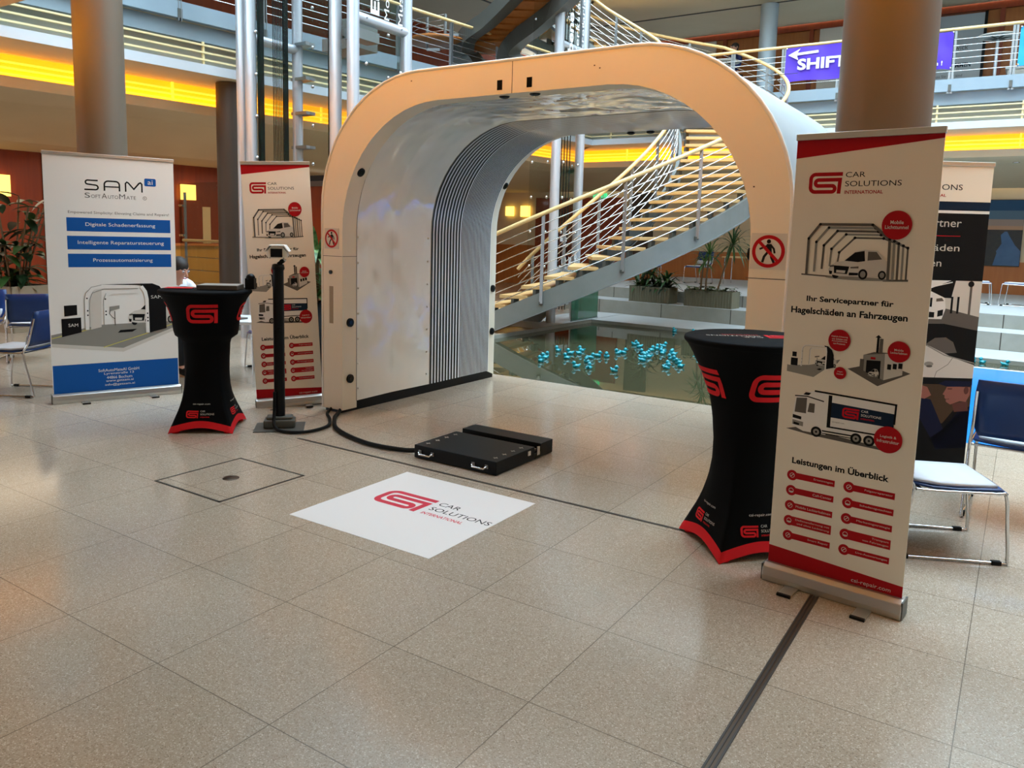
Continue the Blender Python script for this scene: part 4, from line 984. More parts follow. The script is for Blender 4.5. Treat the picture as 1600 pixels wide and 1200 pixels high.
chair('blue chair on the far terrace left of the pair under the river picture', -.75, 17.3, .50, face(1, .1))
chair('blue chair on the far terrace right of the pair under the river picture', -.08, 17.3, .50, face(-1, .2))

def low_table(label, x, y, z, h, sx, sy, rz, top):
    t = thing('low_table', label, 'table', (x, y, z), rz)
    b = MB(); b.box(-sx / 2, sx / 2, -sy / 2, sy / 2, h - .03, h, top); b.build('table_top', t, bevel=.004)
    for a in (-1, 1):
        for c in (-1, 1): b = MB(); b.cyl((a * (sx / 2 - .06), c * (sy / 2 - .06), 0), (a * (sx / 2 - .06), c * (sy / 2 - .06), h - .03), .016, 'chrome', 10); b.build('leg', t)
    return t
low_table('white table with laptop, right of the left bar table', -6.72, 5.02, 0, .66, .75, .62, math.radians(33), 'pad_white')
low_table('light wood table at the right picture edge beside the chair', .66, 5.75, 0, .50, .7, .7, 0, 'tread')
low_table('light wood table on the terrace between palm and arch leg', -5.85, 19.35, .50, .68, .9, .7, 0, 'tread')
t = thing('laptop', 'dark open laptop on the white table behind the left bar table', 'laptop', (-6.60, 4.90, .661), math.radians(100))
b = MB(); b.box(-.16, .16, -.11, .11, 0, .016, 'print_mid'); b.build('keyboard', t)
b = MB(); b.add([(-.16, .11, .016), (.16, .11, .016), (.16, .16, .22), (-.16, .16, .22), (-.16, .117, .016), (.16, .117, .016), (.16, .167, .22), (-.16, .167, .22)], [(0, 1, 2, 3), (5, 4, 7, 6), (3, 2, 6, 7), (0, 3, 7, 4), (1, 5, 6, 2)], 'print_navy'); b.build('screen', t)

# ------------------------------------------------------------------ people
def skin(name, joints, edges, m, parent, levels=1, root=0):
    me = bpy.data.meshes.new(name); me.from_pydata([Vector(j[:3]) for j in joints], edges, []); o = bpy.data.objects.new(name, me); COL.objects.link(o)
    o.modifiers.new('s', 'SKIN'); sv = me.skin_vertices[0].data
    for i, j in enumerate(joints): sv[i].radius = (j[3], j[4] if len(j) > 4 else j[3]); sv[i].use_root = (i == root)
    sub = o.modifiers.new('u', 'SUBSURF'); sub.levels = sub.render_levels = levels
    dg = bpy.context.evaluated_depsgraph_get(); nm = bpy.data.meshes.new_from_object(o.evaluated_get(dg)); bpy.data.objects.remove(o); bpy.data.meshes.remove(me)
    nm.name = name; nm.materials.clear(); nm.materials.append(MATS[m])
    for p_ in nm.polygons: p_.use_smooth = True
    o = bpy.data.objects.new(name, nm); COL.objects.link(o); o.parent = parent
    return o
def person(label, loc, rz, P, trousers, jacket, hair_m, group=None):
    """P: dict of joints in local metres, front = +y"""
    t = thing('person', label, 'person', loc, rz)
    J = []; ix = {}; E_ = []
    def add(k, r): ix[k] = len(J); J.append((*P[k], *(r if isinstance(r, tuple) else (r,))))
    add('pelvis', (.13, .10)); add('waist', (.12, .09)); add('chest', (.145, .10)); add('neck0', .055); add('neck1', .05)
    add('head0', (.066, .078)); add('head1', (.078, .095)); add('head2', (.055, .07))
    E_ += [(0, 1), (1, 2), (2, 3), (3, 4), (4, 5), (5, 6), (6, 7)]
    for s in 'LR':
        for k, r, pk in (('sh', .055, 'neck0'), ('el', .040, 'sh'), ('wr', .027, 'el'), ('ha', (.036, .018), 'wr')):
            add(k + s, r); E_.append((ix[pk if pk == 'neck0' else pk + s], ix[k + s]))
        for k, d in enumerate(((-.03, .075), (-.012, .09), (.008, .086), (.026, .07))):
            h = Vector(P['ha' + s]); w = Vector(P['wr' + s]); dr = (h - w).normalized(); sd = dr.cross(Vector((0, 0, 1))); sd = sd.normalized() if sd.length > .01 else Vector((1, 0, 0))
            P['f%d%s' % (k, s)] = tuple(h + sd * d[0] + dr * d[1] * .55 + Vector((0, 0, -.008))); P['g%d%s' % (k, s)] = tuple(h + sd * d[0] * 1.05 + dr * d[1] + Vector((0, 0, -.028)))
            add('f%d%s' % (k, s), .0095); add('g%d%s' % (k, s), .0075); E_ += [(ix['ha' + s], ix['f%d%s' % (k, s)]), (ix['f%d%s' % (k, s)], ix['g%d%s' % (k, s)])]
        h = Vector(P['ha' + s]); P['th' + s] = tuple(h - sd * .05 + dr * .03); add('th' + s, .01); E_.append((ix['ha' + s], ix['th' + s]))
        for k, r, pk in (('hip', .085, 'pelvis'), ('kn', .058, 'hip'), ('an', .038, 'kn'), ('to', (.04, .028), 'an')):
            add(k + s, r); E_.append((ix['pelvis' if pk == 'pelvis' else pk + s], ix[k + s]))
    body = skin('body', J, E_, 'skin', t)
    def sub(keys, edges, grow, m, nm):
        jj = [(*P[k], *[x + grow for x in (J[ix[k]][3:])]) for k in keys]; skin(nm, jj, edges, m, t)
    sub(['waist', 'chest', 'neck0', 'shL', 'elL', 'wrL', 'shR', 'elR', 'wrR', 'pelvis'], [(9, 0), (0, 1), (1, 2), (2, 3), (3, 4), (4, 5), (2, 6), (6, 7), (7, 8)], .016, jacket, 'jacket')
    sub(['pelvis', 'hipL', 'knL', 'anL', 'hipR', 'knR', 'anR'], [(0, 1), (1, 2), (2, 3), (0, 4), (4, 5), (5, 6)], .018, trousers, 'trousers')
    for s in 'LR':
        a = Vector(P['an' + s]); c = Vector(P['to' + s]); q = MB(); q.tube([a + (a - c) * .35 - Vector((0, 0, .035)), a - Vector((0, 0, .03)), c - Vector((0, 0, .0)), c + (c - a) * .25], .045, 'black', 10, r_list=[.036, .046, .042, .026]); q.build('shoe', t)
    hd = Vector(P['head1']); up = (Vector(P['head2']) - Vector(P['head0'])).normalized(); fw = Vector(P.get('look', (0, 1, 0))).normalized(); rt = fw.cross(up).normalized()
    X_ = Matrix((rt, fw, up)).transposed().to_4x4(); X_.translation = hd
    q = MB(X_); q.ball((0, -.026, .040), .098, hair_m, 16, 10, (.88, .98, .86)); q.ball((0, -.050, -.015), .078, hair_m, 14, 8, (.98, .75, 1.0)); hr = q.build('hair', t)
    q = MB(X_); q.tube([(0, .094, .012), (0, .118, -.022), (0, .100, -.034)], .012, 'skin', 8, r_list=[.009, .015, .010])
    for s in (-1, 1):
        q.ball((s * .032, .088, .014), .013, 'pad_white', 10, 6); q.ball((s * .032, .098, .014), .006, 'black', 8, 5); q.tube([(s * .016, .10, .034), (s * .048, .088, .034)], .004, hair_m, 6); q.ball((s * .086, -.004, -.004), .028, 'skin', 10, 6, (.35, .7, 1.1))
    q.tube([(-.022, .090, -.058), (0, .098, -.060), (.022, .090, -.058)], .005, 'deepred', 6); q.build('face', t)
    return t
stand = dict(pelvis=(0, 0, .93), waist=(0, .0, 1.08), chest=(0, 0, 1.28), neck0=(0, 0, 1.42), neck1=(0, .01, 1.49), head0=(0, .025, 1.545), head1=(0, .025, 1.61), head2=(0, .015, 1.67),
             shL=(-.17, 0, 1.39), elL=(-.21, .06, 1.14), wrL=(-.16, .28, 1.10), haL=(-.13, .36, 1.10), shR=(.17, 0, 1.39), elR=(.21, .05, 1.13), wrR=(.17, .28, 1.08), haR=(.14, .36, 1.08),
             hipL=(-.09, 0, .88), knL=(-.10, .02, .49), anL=(-.10, 0, .08), toL=(-.11, .14, .035), hipR=(.09, 0, .88), knR=(.10, .02, .49), anR=(.10, 0, .08), toR=(.11, .14, .035))
person('person in dark blue top standing at the tall table on the upper gallery', (-6.38, 19.3, 4.61), face(-.45, -1), dict(stand), 'cloth_dark', 'cloth_blue', 'hair')
sit = dict(pelvis=(0, -.10, .54), waist=(0, -.06, .66), chest=(0, .06, .86), neck0=(0, .13, .98), neck1=(0, .165, 1.03), head0=(0, .20, 1.07), head1=(0, .225, 1.12), head2=(0, .23, 1.175), look=(0, 1, -.45),
           shL=(-.18, .11, .95), elL=(-.24, .24, .72), wrL=(-.14, .42, .71), haL=(-.10, .50, .705), shR=(.18, .11, .95), elR=(.24, .24, .72), wrR=(.14, .42, .71), haR=(.10, .50, .705),
           hipL=(-.10, -.05, .52), knL=(-.12, .36, .50), anL=(-.12, .34, .09), toL=(-.12, .48, .04), hipR=(.10, -.05, .52), knR=(.12, .36, .50), anR=(.12, .34, .09), toR=(.12, .48, .04))
person('dark-haired person seated behind the white and blue banner, head bent forward', (-7.73, 4.985, 0), face(1, .05), dict(sit), 'cloth_dark', 'shirt', 'hair')

# ------------------------------------------------------------------ plants
def leaf(mb, base, d, L, w, droop, m, n=5, up=(0, 0, 1)):
    d = Vector(d).normalized(); side = d.cross(Vector(up)); side = side.normalized() if side.length > .01 else Vector((1, 0, 0))
    vs = []; p = Vector(base)
    for i in range(n + 1):
        t = i / n; hw = w / 2 * math.sin(PI * min(1, .12 + t * .88)) ** .8 if i < n else .001
        vs += [p - side * hw + Vector((0, 0, hw * .25)), p.copy(), p + side * hw + Vector((0, 0, hw * .25))]
        dd = (d + Vector((0, 0, -droop * t))).normalized(); p = p + dd * (L / n)
    fs = []
    for i in range(n): a = 3 * i; fs += [(a, a + 1, a + 4, a + 3), (a + 1, a + 2, a + 5, a + 4)]
    mb.add(vs, fs, m, True)
def rosette(mb, c, n, L, w, droop, m, up0=.1, up1=1.4):
    for i in range(n):
        a = 2.4 * i; e = up0 + (up1 - up0) * (i / n); d = (math.cos(a) * math.cos(e), math.sin(a) * math.cos(e), math.sin(e))
        leaf(mb, c, d, L * random.uniform(.75, 1.1), w, droop * random.uniform(.7, 1.2), m)
def box_planter(t, sx, sy, h, m, rim=.02, wall=.02):
    b = MB()
    for x0, x1, y0, y1 in ((-sx, sx, -sy, -sy + wall), (-sx, sx, sy - wall, sy), (-sx, -sx + wall, -sy, sy), (sx - wall, sx, -sy, sy)): b.box(x0, x1, y0, y1, 0, h, m)
    k = int(sx * 2 / .055)
    if m == 'planter_slat':
        for i in range(k + 1): x = -sx + i * 2 * sx / k; b.box(x - .008, x + .008, -sy - .012, -sy, 0, h, m)
        for s in (-1, 1): b.box(s * sx - .012, s * sx + .012, -sy, sy, 0, h, m)
    p = b.build('planter', t)
    b = MB(); b.box(-sx + wall, sx - wall, -sy + wall, sy - wall, .02, h - .03, 'soil'); b.build('soil', p)
t = thing('potted_plant', 'tall rubber plant in square wood-clad planter at the far left', 'plant', (-12.30, 5.50, 0), math.radians(15))
box_planter(t, .33, .33, .66, 'planter_wood')
b = MB(); random.seed(3); stems = []
for k in range(9):
    a = k * .75; x, y = .16 * math.cos(a), .16 * math.sin(a); tp = Vector((x * 3.4, y * 3.4, 1.65 + .5 * random.random())); P = spline([(x, y, .62), (x * 1.5, y * 1.5, 1.1), tp], 6); stems.append(P); b.tube(P, .014, 'stem', 6)
b.build('stems', t)
b = MB()
for P in stems:
    for i in range(13):
        q = P[2 + int(i * (len(P) - 3) / 12)]; a = 2.4 * i + random.random(); e = random.uniform(-.35, .5)
        leaf(b, q, (math.cos(a) * math.cos(e), math.sin(a) * math.cos(e), math.sin(e)), random.uniform(.28, .42), random.uniform(.11, .16), random.uniform(.5, 1.3), random.choice(['leaf_dark', 'leaf_dark', 'leaf']))
b.build('foliage', t)
t = thing('potted_plant', 'striped dracaena in black planter between banner and arch', 'plant', (-6.42, 5.90, 0))
b = MB(); b.lathe([(.20, 0), (.23, .80), (.21, .80), (.20, .74)], 'black', (0, 0, 0), 4); pl = b.build('planter', t)
b = MB(); b.lathe([(.20, .74), (0, .745)], 'soil', (0, 0, 0), 4); b.build('soil', pl)
b = MB(); b.tube([(0, 0, .7), (.02, 0, 1.25)], .02, 'stem', 8); b.tube([(.05, .04, .7), (.07, .05, .95)], .016, 'stem', 8); b.build('stems', t)
b = MB(); rosette(b, (.02, 0, 1.25), 34, .62, .05, 1.5, 'leaf_stripe', -.1, 1.4); rosette(b, (.07, .05, .95), 26, .5, .05, 1.5, 'leaf_stripe', -.1, 1.3); rosette(b, (0, 0, .82), 18, .45, .05, 1.0, 'leaf_bright', .1, 1.2); b.build('foliage', t)
t = thing('planter_box', 'slatted planter with short bushy plants on the terrace step', 'planter', (-6.36, 14.98, .276), math.radians(-4))
box_planter(t, .44, .19, .32, 'planter_slat')
b = MB(); random.seed(5)
for x in (-.36, -.24, -.12, .03, .16, .28, .38):
    rosette(b, (x, random.uniform(-.1, .1), .30), 16, random.uniform(.25, .48), .06, .9, random.choice(['leaf_dark', 'leaf_dark', 'leaf']), -.1, 1.2)
rosette(b, (-.18, .05, .62), 26, .42, .06, 1.3, 'leaf_dark', -.3, 1.3); rosette(b, (.30, .03, .46), 24, .40, .05, 1.2, 'leaf', -.2, 1.2); rosette(b, (-.05, .0, .5), 22, .42, .05, 1.2, 'leaf', -.2, 1.2)
b.build('foliage', t)
b = MB(); b.tube([(-.18, .05, .28), (-.18, .05, .66)], .018, 'stem', 8); b.tube([(.30, .03, .28), (.30, .03, .48)], .016, 'stem', 8); b.build('stems', t)
t = thing('planter_box', 'slatted planter with tall thin palms and ivy on the terrace step', 'planter', (-5.08, 14.86, .276), math.radians(-4))
box_planter(t, .48, .19, .32, 'planter_slat')
b = MB()
for P in ([(-.14, 0, .28), (-.13, .02, .7), (-.10, .02, 1.02)], [(-.26, .05, .28), (-.25, .06, .62), (-.22, .06, .86)], [(.10, 0, .28), (.20, .02, .7), (.36, .02, 1.22)]): b.tube(spline(P, 6), .018, 'stem', 8)
b.build('stems', t)
b = MB(); rosette(b, (-.10, .02, 1.0), 30, .46, .035, 1.1, 'leaf_bright', -.5, 1.5); rosette(b, (-.22, .06, .85), 22, .36, .035, 1.2, 'leaf_bright', -.5, 1.4); rosette(b, (.36, .02, 1.2), 48, .62, .035, 1.5, 'leaf', -.6, 1.5); b.build('palm_crowns', t)
b = MB(); random.seed(9)
for k in range(150):
    x, y = random.uniform(-.48, .48), random.uniform(-.22, .20); a = random.uniform(0, 6.28)
    leaf(b, (x, y, .32 + random.uniform(-.06, .06)), (math.cos(a), math.sin(a), random.uniform(-.2, .8)), .09, .06, .8, random.choice(['leaf', 'leaf_dark', 'leaf']), 3)
b.build('ivy', t)

# ------------------------------------------------------------------ spiral stair
HC = (-7.591, 14.008)
def HA(t): return -.738 + .0993 * (t - 7)
def HZ(t): return 1.595 + .163 * (min(t, 26) - 7) + (.135 * (t - 26) if t > 26 else 0)
def H(t, R, dz=0): a = HA(t); return (HC[0] + R * math.cos(a), HC[1] + R * math.sin(a), HZ(t) + dz)
RO, RI, TE = 3.749, 1.899, 41
stair = thing('spiral_stair', 'wide curving steel stair with light wood treads and rod railings', 'stair', (HC[0], HC[1], 0))
SO = Vector((HC[0], HC[1], 0))
def sb_(mb, name, bevel=0, par=None):
    mb.v = [v - SO for v in mb.v]; return mb.build(name, par or stair, bevel)
for k in range(-3, TE - 1):
    b = MB(); a0, a1 = k - .85, k + .45; z = HZ(k); vs = []
    r0, r1 = RI + .10, RO - .03
    for zz in (z - .055, z):
        for (r, a) in ((r0, a0), (r1, a0), (r1, a1), (r0, a1)): p = H(a, r); vs.append((p[0], p[1], zz))
    b.add(vs, [(0, 3, 2, 1), (4, 5, 6, 7), (0, 1, 5, 4), (1, 2, 6, 5), (2, 3, 7, 6), (3, 0, 4, 7)], 'tread'); tr = sb_(b, 'tread', .006)
    for r in (RI + .12, RO - .12): b = MB(); p = H(k - .2, r); b.bar((p[0], p[1], z - .055), (p[0], p[1], z - .17), .16, .05, 'dark_steel'); sb_(b, 'tread_bracket', 0, tr)
for R, s in ((RO, 1), (RI, -1)):
    b = MB(); vs = []; n = 150
    for i in range(n + 1):
        t_ = -3.4 + (TE + 3.0) * i / n
        for dr, dz in ((-.03, -.10), (.03, -.10), (.03, -.42), (-.03, -.42)): vs.append(H(t_, R + dr, dz))
    b.add(vs, [(4 * i + j, 4 * i + (j + 1) % 4, 4 * i + 4 + (j + 1) % 4, 4 * i + 4 + j) for i in range(n) for j in range(4)], 'stringer')
    st_ = sb_(b, 'stringer')
    b = MB(); vs = []
    for i in range(n + 1):
        t_ = -3.4 + (TE + 3.0) * i / n
        for dr, dz in ((-.07, -.42), (.07, -.42), (.07, -.435), (-.07, -.435)): vs.append(H(t_, R + dr, dz))
    b.add(vs, [(4 * i + j, 4 * i + (j + 1) % 4, 4 * i + 4 + (j + 1) % 4, 4 * i + 4 + j) for i in range(n) for j in range(4)], 'steel'); sb_(b, 'flange', 0, st_)
    rr = R + s * .06
    ts = [-3 + (TE + 1) * i / 90 for i in range(91)]
    hr_ = 1.12 if s > 0 else .98
    def HR(t_, f): return hr_ * f * (1 if t_ < 26 else max(.86, 1 - .02 * (t_ - 26)))
    b = MB(); b.tube([H(t_, rr, HR(t_, 1)) for t_ in ts], .034, 'rail_wood', 10); sb_(b, 'handrail')
    for k in range(7):
        b = MB(); b.tube([H(t_, rr, .02 + (hr_ - .12) * k / 6.4) for t_ in ts], .0085, 'chrome', 6); sb_(b, 'rod')
    t_ = -1.2
    while t_ < TE - 1:
        b = MB(); lo = Vector(H(t_, rr + s * .01, -.28)); hi = Vector(H(t_, rr, HR(t_, 1) - .03)); b.bar(lo, hi, .014, .055, 'steel'); w_ = Vector(H(t_, R + s * .02, -.27)); b.bar(w_, lo, .06, .05, 'dark_steel'); sb_(b, 'baluster'); t_ += 3.3

# upper flight crossing in front of the left gallery
uf = thing('upper_stair_flight', 'dark steel upper stair flight with wooden underside above the arch', 'stair', (-9.3, 13.1, 4.72))
UO = Vector((-9.3, 13.1, 4.72))
A_ = [(-9.55, 13.15, 4.70), (-9.83, 13.2, 4.95), (-9.98, 13.1, 5.22), (-9.68, 12.9, 5.50), (-8.90, 12.5, 5.62), (-7.95, 11.9, 5.78), (-7.2, 11.4, 5.95)]
B_ = [(-8.72, 13.2, 4.74), (-8.86, 13.2, 4.95), (-8.80, 13.1, 5.18), (-8.45, 12.9, 5.32), (-7.68, 12.5, 5.46), (-6.82, 11.9, 5.60), (-6.1, 11.4, 5.78)]
SA, SB2 = spline(A_, 8), spline(B_, 8)
for S_ in (SA, SB2):
    b = MB(); vs = []
    for i, p in enumerate(S_):
        a = S_[max(i - 1, 0)]; c = S_[min(i + 1, len(S_) - 1)]; d_ = (c - a).normalized(); sd = d_.cross(Vector((0, -1, .25))).normalized() * .19; up_ = Vector((0, .32, .08))
        for q in (p - sd - up_ * .5, p + sd - up_ * .5, p + sd + up_ * .8, p - sd + up_ * .8): vs.append(q - UO)
    n = len(S_); b.add(vs, [(4 * i + j, 4 * i + (j + 1) % 4, 4 * i + 4 + (j + 1) % 4, 4 * i + 4 + j) for i in range(n - 1) for j in range(4)], 'dark_steel'); b.build('stringer', uf)
for i in range(18, len(SA) - 1, 3):
    b = MB(); p, q = SA[i] - UO + Vector((.1, .25, .05)), SB2[i] - UO + Vector((-.05, .25, .05)); b.bar(p, q, .42, .045, 'wood_orange', (0, .35, 1)); b.build('tread', uf)
b = MB(); b.lathe([(0, 0), (.55, 0), (.58, .03), (.55, .06), (0, .06)], 'wood_orange', (-.95, -.45, .62), 32); b.build('landing', uf)
for x in (-1.08, -.62):
    b = MB(); b.bar((x, -.62, 1.1), (x, -.62, .48 + (x + 1.08) * .5), .05, .03, 'steel'); b.bar((x, -.62, .48 + (x + 1.08) * .5), (x + .28, -.55, .46 + (x + 1.08) * .5), .03, .05, 'steel'); b.build('bracket_post', uf)
for k in range(4):
    b = MB(); b.tube([(-1.6, -.5, .78 + .1 * k), (-1.2, -.75, .76 + .1 * k), (-.66, -.62, .80 + .1 * k)], .007, 'chrome', 6); b.build('rod', uf)

# ------------------------------------------------------------------ glass lifts on tubular frames
def lift(label, x0, x1, y0, y1, z0, ztop, letters, extra):
    t = thing('glass_lift_shaft', label, 'lift', (x1, y0, 0)); O = Vector((x1, y0, 0)); q = lambda x, y, z: Vector((x, y, z)) - O
    def T(p, p2, r=.085, m='tube', nm='tube_post', n=20): b = MB(); b.tube([p, p2], r, m, n); return b.build(nm, t)
    for x, y in ((x1, y0), (x1, y1), (x0, y0), (x0, y1))[:4 if letters == 'A' else 2]: T(q(x, y, -.176 if letters == 'A' else 0), q(x, y, 9.5))
    for x, y in extra: T(q(x, y, -.176 if letters == 'A' else 0), q(x, y, 9.5))
    zs = (4.50,) if letters == 'A' else (4.9, .95)
    for z in zs:
        T(q(x1, y0, z), q(x1, y1, z), .075, 'tube', 'cross_tube'); (letters == 'A') and T(q(x0, y0, z), q(x0, y1, z), .075, 'tube', 'cross_tube')
    g0 = z0
    for nm, a, c in (('front_glass', (x1 + .06, y0 + .08), (x1 + .06, y1 - .08)), ('side_glass', (x0 + .1, y0 - .02), (x1 - .1, y0 - .02)), ('back_glass', (x0 + .1, y1), (x1 - .1, y1))):
        b = MB(); b.add([q(a[0], a[1], g0), q(c[0], c[1], g0), q(c[0], c[1], 9.4), q(a[0], a[1], 9.4)], [(0, 1, 2, 3)], 'glass'); gl = b.build(nm, t)
        k = g0 + .3
        while k < 6.3:
            for e in (.12, .88): b = MB(); p = q(a[0] + (c[0] - a[0]) * e, a[1] + (c[1] - a[1]) * e, k); b.ball(p, .028, 'chrome', 8, 6); b.build('glass_clamp', gl)
            k += .62
    return t, q
t, q = lift('glass lift shaft with thick pale tubes left of the scanner arch', -10.37, -8.0, 8.04, 9.14, 2.35, 9, 'A', [(-8.32, 8.02), (-10.11, 8.0)])
b = MB()
for k in range(8): x = -9.84 + .036 * k; b.tube([q(x, 8.2, 2.4), q(x, 8.2, 9.3)], .0065, 'black', 6)
b.build('cables', t)
for x, r, y in ((-9.47, .014, 8.12), (-10.03, .03, 8.12), (-8.50, .032, 8.12)):
    b = MB(); b.box(*[v for v in (q(x - r, 0, 0)[0], q(x + r, 0, 0)[0], y - 8.04 - .04, y - 8.04 + .04)], .2, 9.4, 'black'); b.build('guide_rail', t)
b = MB()
for z in (2.9, 3.45, 4.0, 4.55): b.box(q(-10.28 - .16, 0, 0)[0], q(-10.28 + .2, 0, 0)[0], 1.12 - .10, 1.12 + .10, z, z + .05, 'steel')
b.build('tube_clamp', t)
b = MB(); p0 = q(-9.1, 8.5, 4.25); p1 = q(-8.4, 8.95, 4.62); b.box(p0[0], p1[0], p0[1], p1[1], 4.22, 4.40, 'steel_grey'); b.box(p0[0] + .42, p1[0], p0[1], p1[1], 4.36, 4.64, 'steel_grey'); b.build('drive_housing', t)
b = MB(); b.box(q(-10.2, 0, 0)[0], q(-8.1, 0, 0)[0], .05, 1.05, 2.28, 2.36, 'black'); b.build('base_frame', t)
b = MB(); b.box(-.22, .02, .05, .5, 4.22, 4.36, 'steel'); b.build('bracket', t)
t.location = (-7.2, 7.236, .158); t.scale = (.9, .9, .9)
F = lambda u, v, d: (.075 + d, u, v)
Fr = lambda u, v, d: F(-v, u, d)      # reading upwards
b = MB(); b.text('Ebene 0', 4.58, -.44, 5.9, -.26, Fr, 0, 'white', .03); b.text('Moderne Kunst', 4.56, -.64, 6.0, -.54, Fr, 0, 'white'); b.text('Museum', 4.55, -.93, 5.4, -.83, Fr, 0, 'white'); b.build('lettering', t)
t, q = lift('glass lift shaft standing in the pool corner behind the curving stair', -7.75, -7.12, 12.14, 13.01, .1, 9, 'B', [])
b = MB(); b.text('Ebene -1', .30, -.36, 1.55, -.12, Fr, 0, 'white', .05); b.text('Eingang', .32, -.56, 1.20, -.42, Fr, 0, 'white', .03); b.text('Entrance', .30, -.76, 1.25, -.63, Fr, 0, 'white', .03)
b.text('Ebene 0', 4.62, -.36, 5.75, -.16, Fr, 0, 'white', .03); b.text('Werkstatt', 4.62, -.56, 5.9, -.44, Fr, 0, 'white'); b.text('Sekretariat', 4.64, -.74, 5.9, -.64, Fr, 0, 'white'); b.build('lettering', t)
b = MB()
for k in range(5): b.tube([q(-7.42 + .06 * k, 12.75, .2), q(-7.42 + .06 * k, 12.75, 9)], .01, 'black', 6)
b.build('cables', t)
t = thing('glass_screen', 'green glass screen at the pool corner under the curving stair', 'glass screen', (-6.95, 12.85, 0))
b = MB(); b.box(-.008, .008, -.25, .80, .006, .95, 'glass_green'); b.build('pane', t)
b = MB(); b.box(-.02, .02, -.25, .80, 0, .02, 'steel'); b.build('base_rail', t)
t = thing('glass_screen', 'tall glass balustrade with steel rail and rods beside the left bar table', 'glass screen', (-12.3, 8.9, 0))
for x0, x1 in ((-1.05, .40), (.42, .98)):
    b = MB(); b.box(x0, x1, -.006, .006, .05, 2.37, 'glass' if x1 < .41 else 'glass_green'); b.build('pane', t)
b = MB(); b.tube([(-1.05, .06, 1.31), (.98, .06, 1.31)], .028, 'rail_wood', 10); b.build('handrail', t)
for z in (.3, .52, .76, 1.0): b = MB(); b.tube([(-1.05, .06, z), (.98, .06, z)], .008, 'chrome', 6); b.build('rod', t)
for x in (-1.0, .41, 1.0):
    b = MB(); b.cyl((x, .08, 0), (x, .08, 2.2), .025, 'steel', 12); ps = b.build('post', t)
    for z in (.75, 1.4, 1.95): b = MB(); b.tube([(x - .06, 0, z), (x + .06, 0, z)], .022, 'chrome', 8); b.tube([(x, .08, z), (x, -.02, z)], .018, 'chrome', 8); b.build('glass_clamp', ps)

# ------------------------------------------------------------------ turquoise ducks on the pool
b = MB(); b.ball((0, 0, .035), .062, 'ball', 14, 8, (1.25, 1, .75)); b.ball((.045, 0, .105), .042, 'ball', 12, 8); b.tube([(-.06, 0, .05), (-.10, 0, .085)], .02, 'ball', 8, r_list=[.03, .008])
b.tube([(.082, 0, .10), (.108, 0, .096)], .01, 'duck_beak', 8, r_list=[.016, .006])
for s in (-1, 1): b.ball((-.005, s * .055, .045), .03, 'ball', 8, 6, (1.3, .4, .8)); b.ball((.076, s * .022, .118), .006, 'black', 6, 4)
duck0 = b.build('toy_duck')
DK = [(-5.18,8.62),(-5.28,8.88),(-5.34,9.02),(-5.27,9.04),(-5.47,9.57),(-5.04,9.06),(-5.22,9.47),(-5.22,9.55),(-5.12,9.47),(-5.12,9.55),(-5.14,9.63),(-5.22,9.81),(-4.62,8.55),(-4.7,8.99),(-4.7,9.06),(-4.67,9.09),(-4.81,9.31),(-4.44,8.56),(-4.82,9.54),(-4.7,9.57),(-4.69,9.63),(-4.71,9.94),(-4.68,9.97),(-4.68,10.06),(-4.63,10.06),(-4.11,8.6),(-4.92,10.97),(-4.76,10.79),(-4.43,10.19),(-4.33,10.08),(-4.34,10.17),(-4.28,9.83),(-4.24,9.82),(-4.25,9.95),(-4.18,9.6),(-4.47,10.57),(-4.44,10.65),(-4.48,10.78),(-4.5,11.1),(-4.43,11.11),(-4.29,10.57),(-4.22,10.38),(-4.13,10.52),(-4.07,10.42),(-4.06,10.53),(-3.94,10.01),(-3.88,9.97),(-3.82,9.88),(-3.8,9.95),(-3.72,9.71),(-3.72,9.81),(-3.65,9.69),(-3.6,9.49),(-3.55,9.41),(-3.75,9.4),(-3.69,9.24),(-3.84,10.74),(-3.75,10.52),(-5.36,13.72),(-4.89,13.43),(-4.74,13.83),(-4.66,13.88),(-4.63,13.88),(-4.59,13.88),(-4.56,13.88),(-4.52,13.87),(-4.49,13.87),(-4.46,13.87),(-4.42,13.86),(-4.39,13.86),(-4.36,13.86),(-4.32,13.86),(-4.29,13.85),(-4.26,13.85),(-4.23,13.85),(-4.19,13.85),(-0.54,13.43),(-0.5,13.4),(-0.45,13.38),(-0.41,13.35),(-0.37,13.33),(-0.12,13.03),(-0.09,13.37)]
random.seed(11)
placed = []
for i, (x, y) in enumerate(DK):
    yb = pback(x) - .12
    if y > yb: x *= yb / y; y = yb
    if any(math.hypot(p[0] - x, p[1] - y) < .105 for p in placed): continue
    placed.append((x, y))
    o = duck0 if len(placed) == 1 else duck0.copy()
    if len(placed) > 1: COL.objects.link(o)
    o.location = (x, y, -.067); o.scale = (.62, .62, .62); o.rotation_euler = (0, 0, random.uniform(0, 6.28))
    if y > 12.8:
        tag(o, 'turquoise toy duck in the far row along the back edge of the pool', 'toy duck', 'toy ducks along the back pool edge')
    else:
        tag(o, 'turquoise toy duck floating in the loose flock on the middle of the pool', 'toy duck', 'toy ducks floating mid pool')

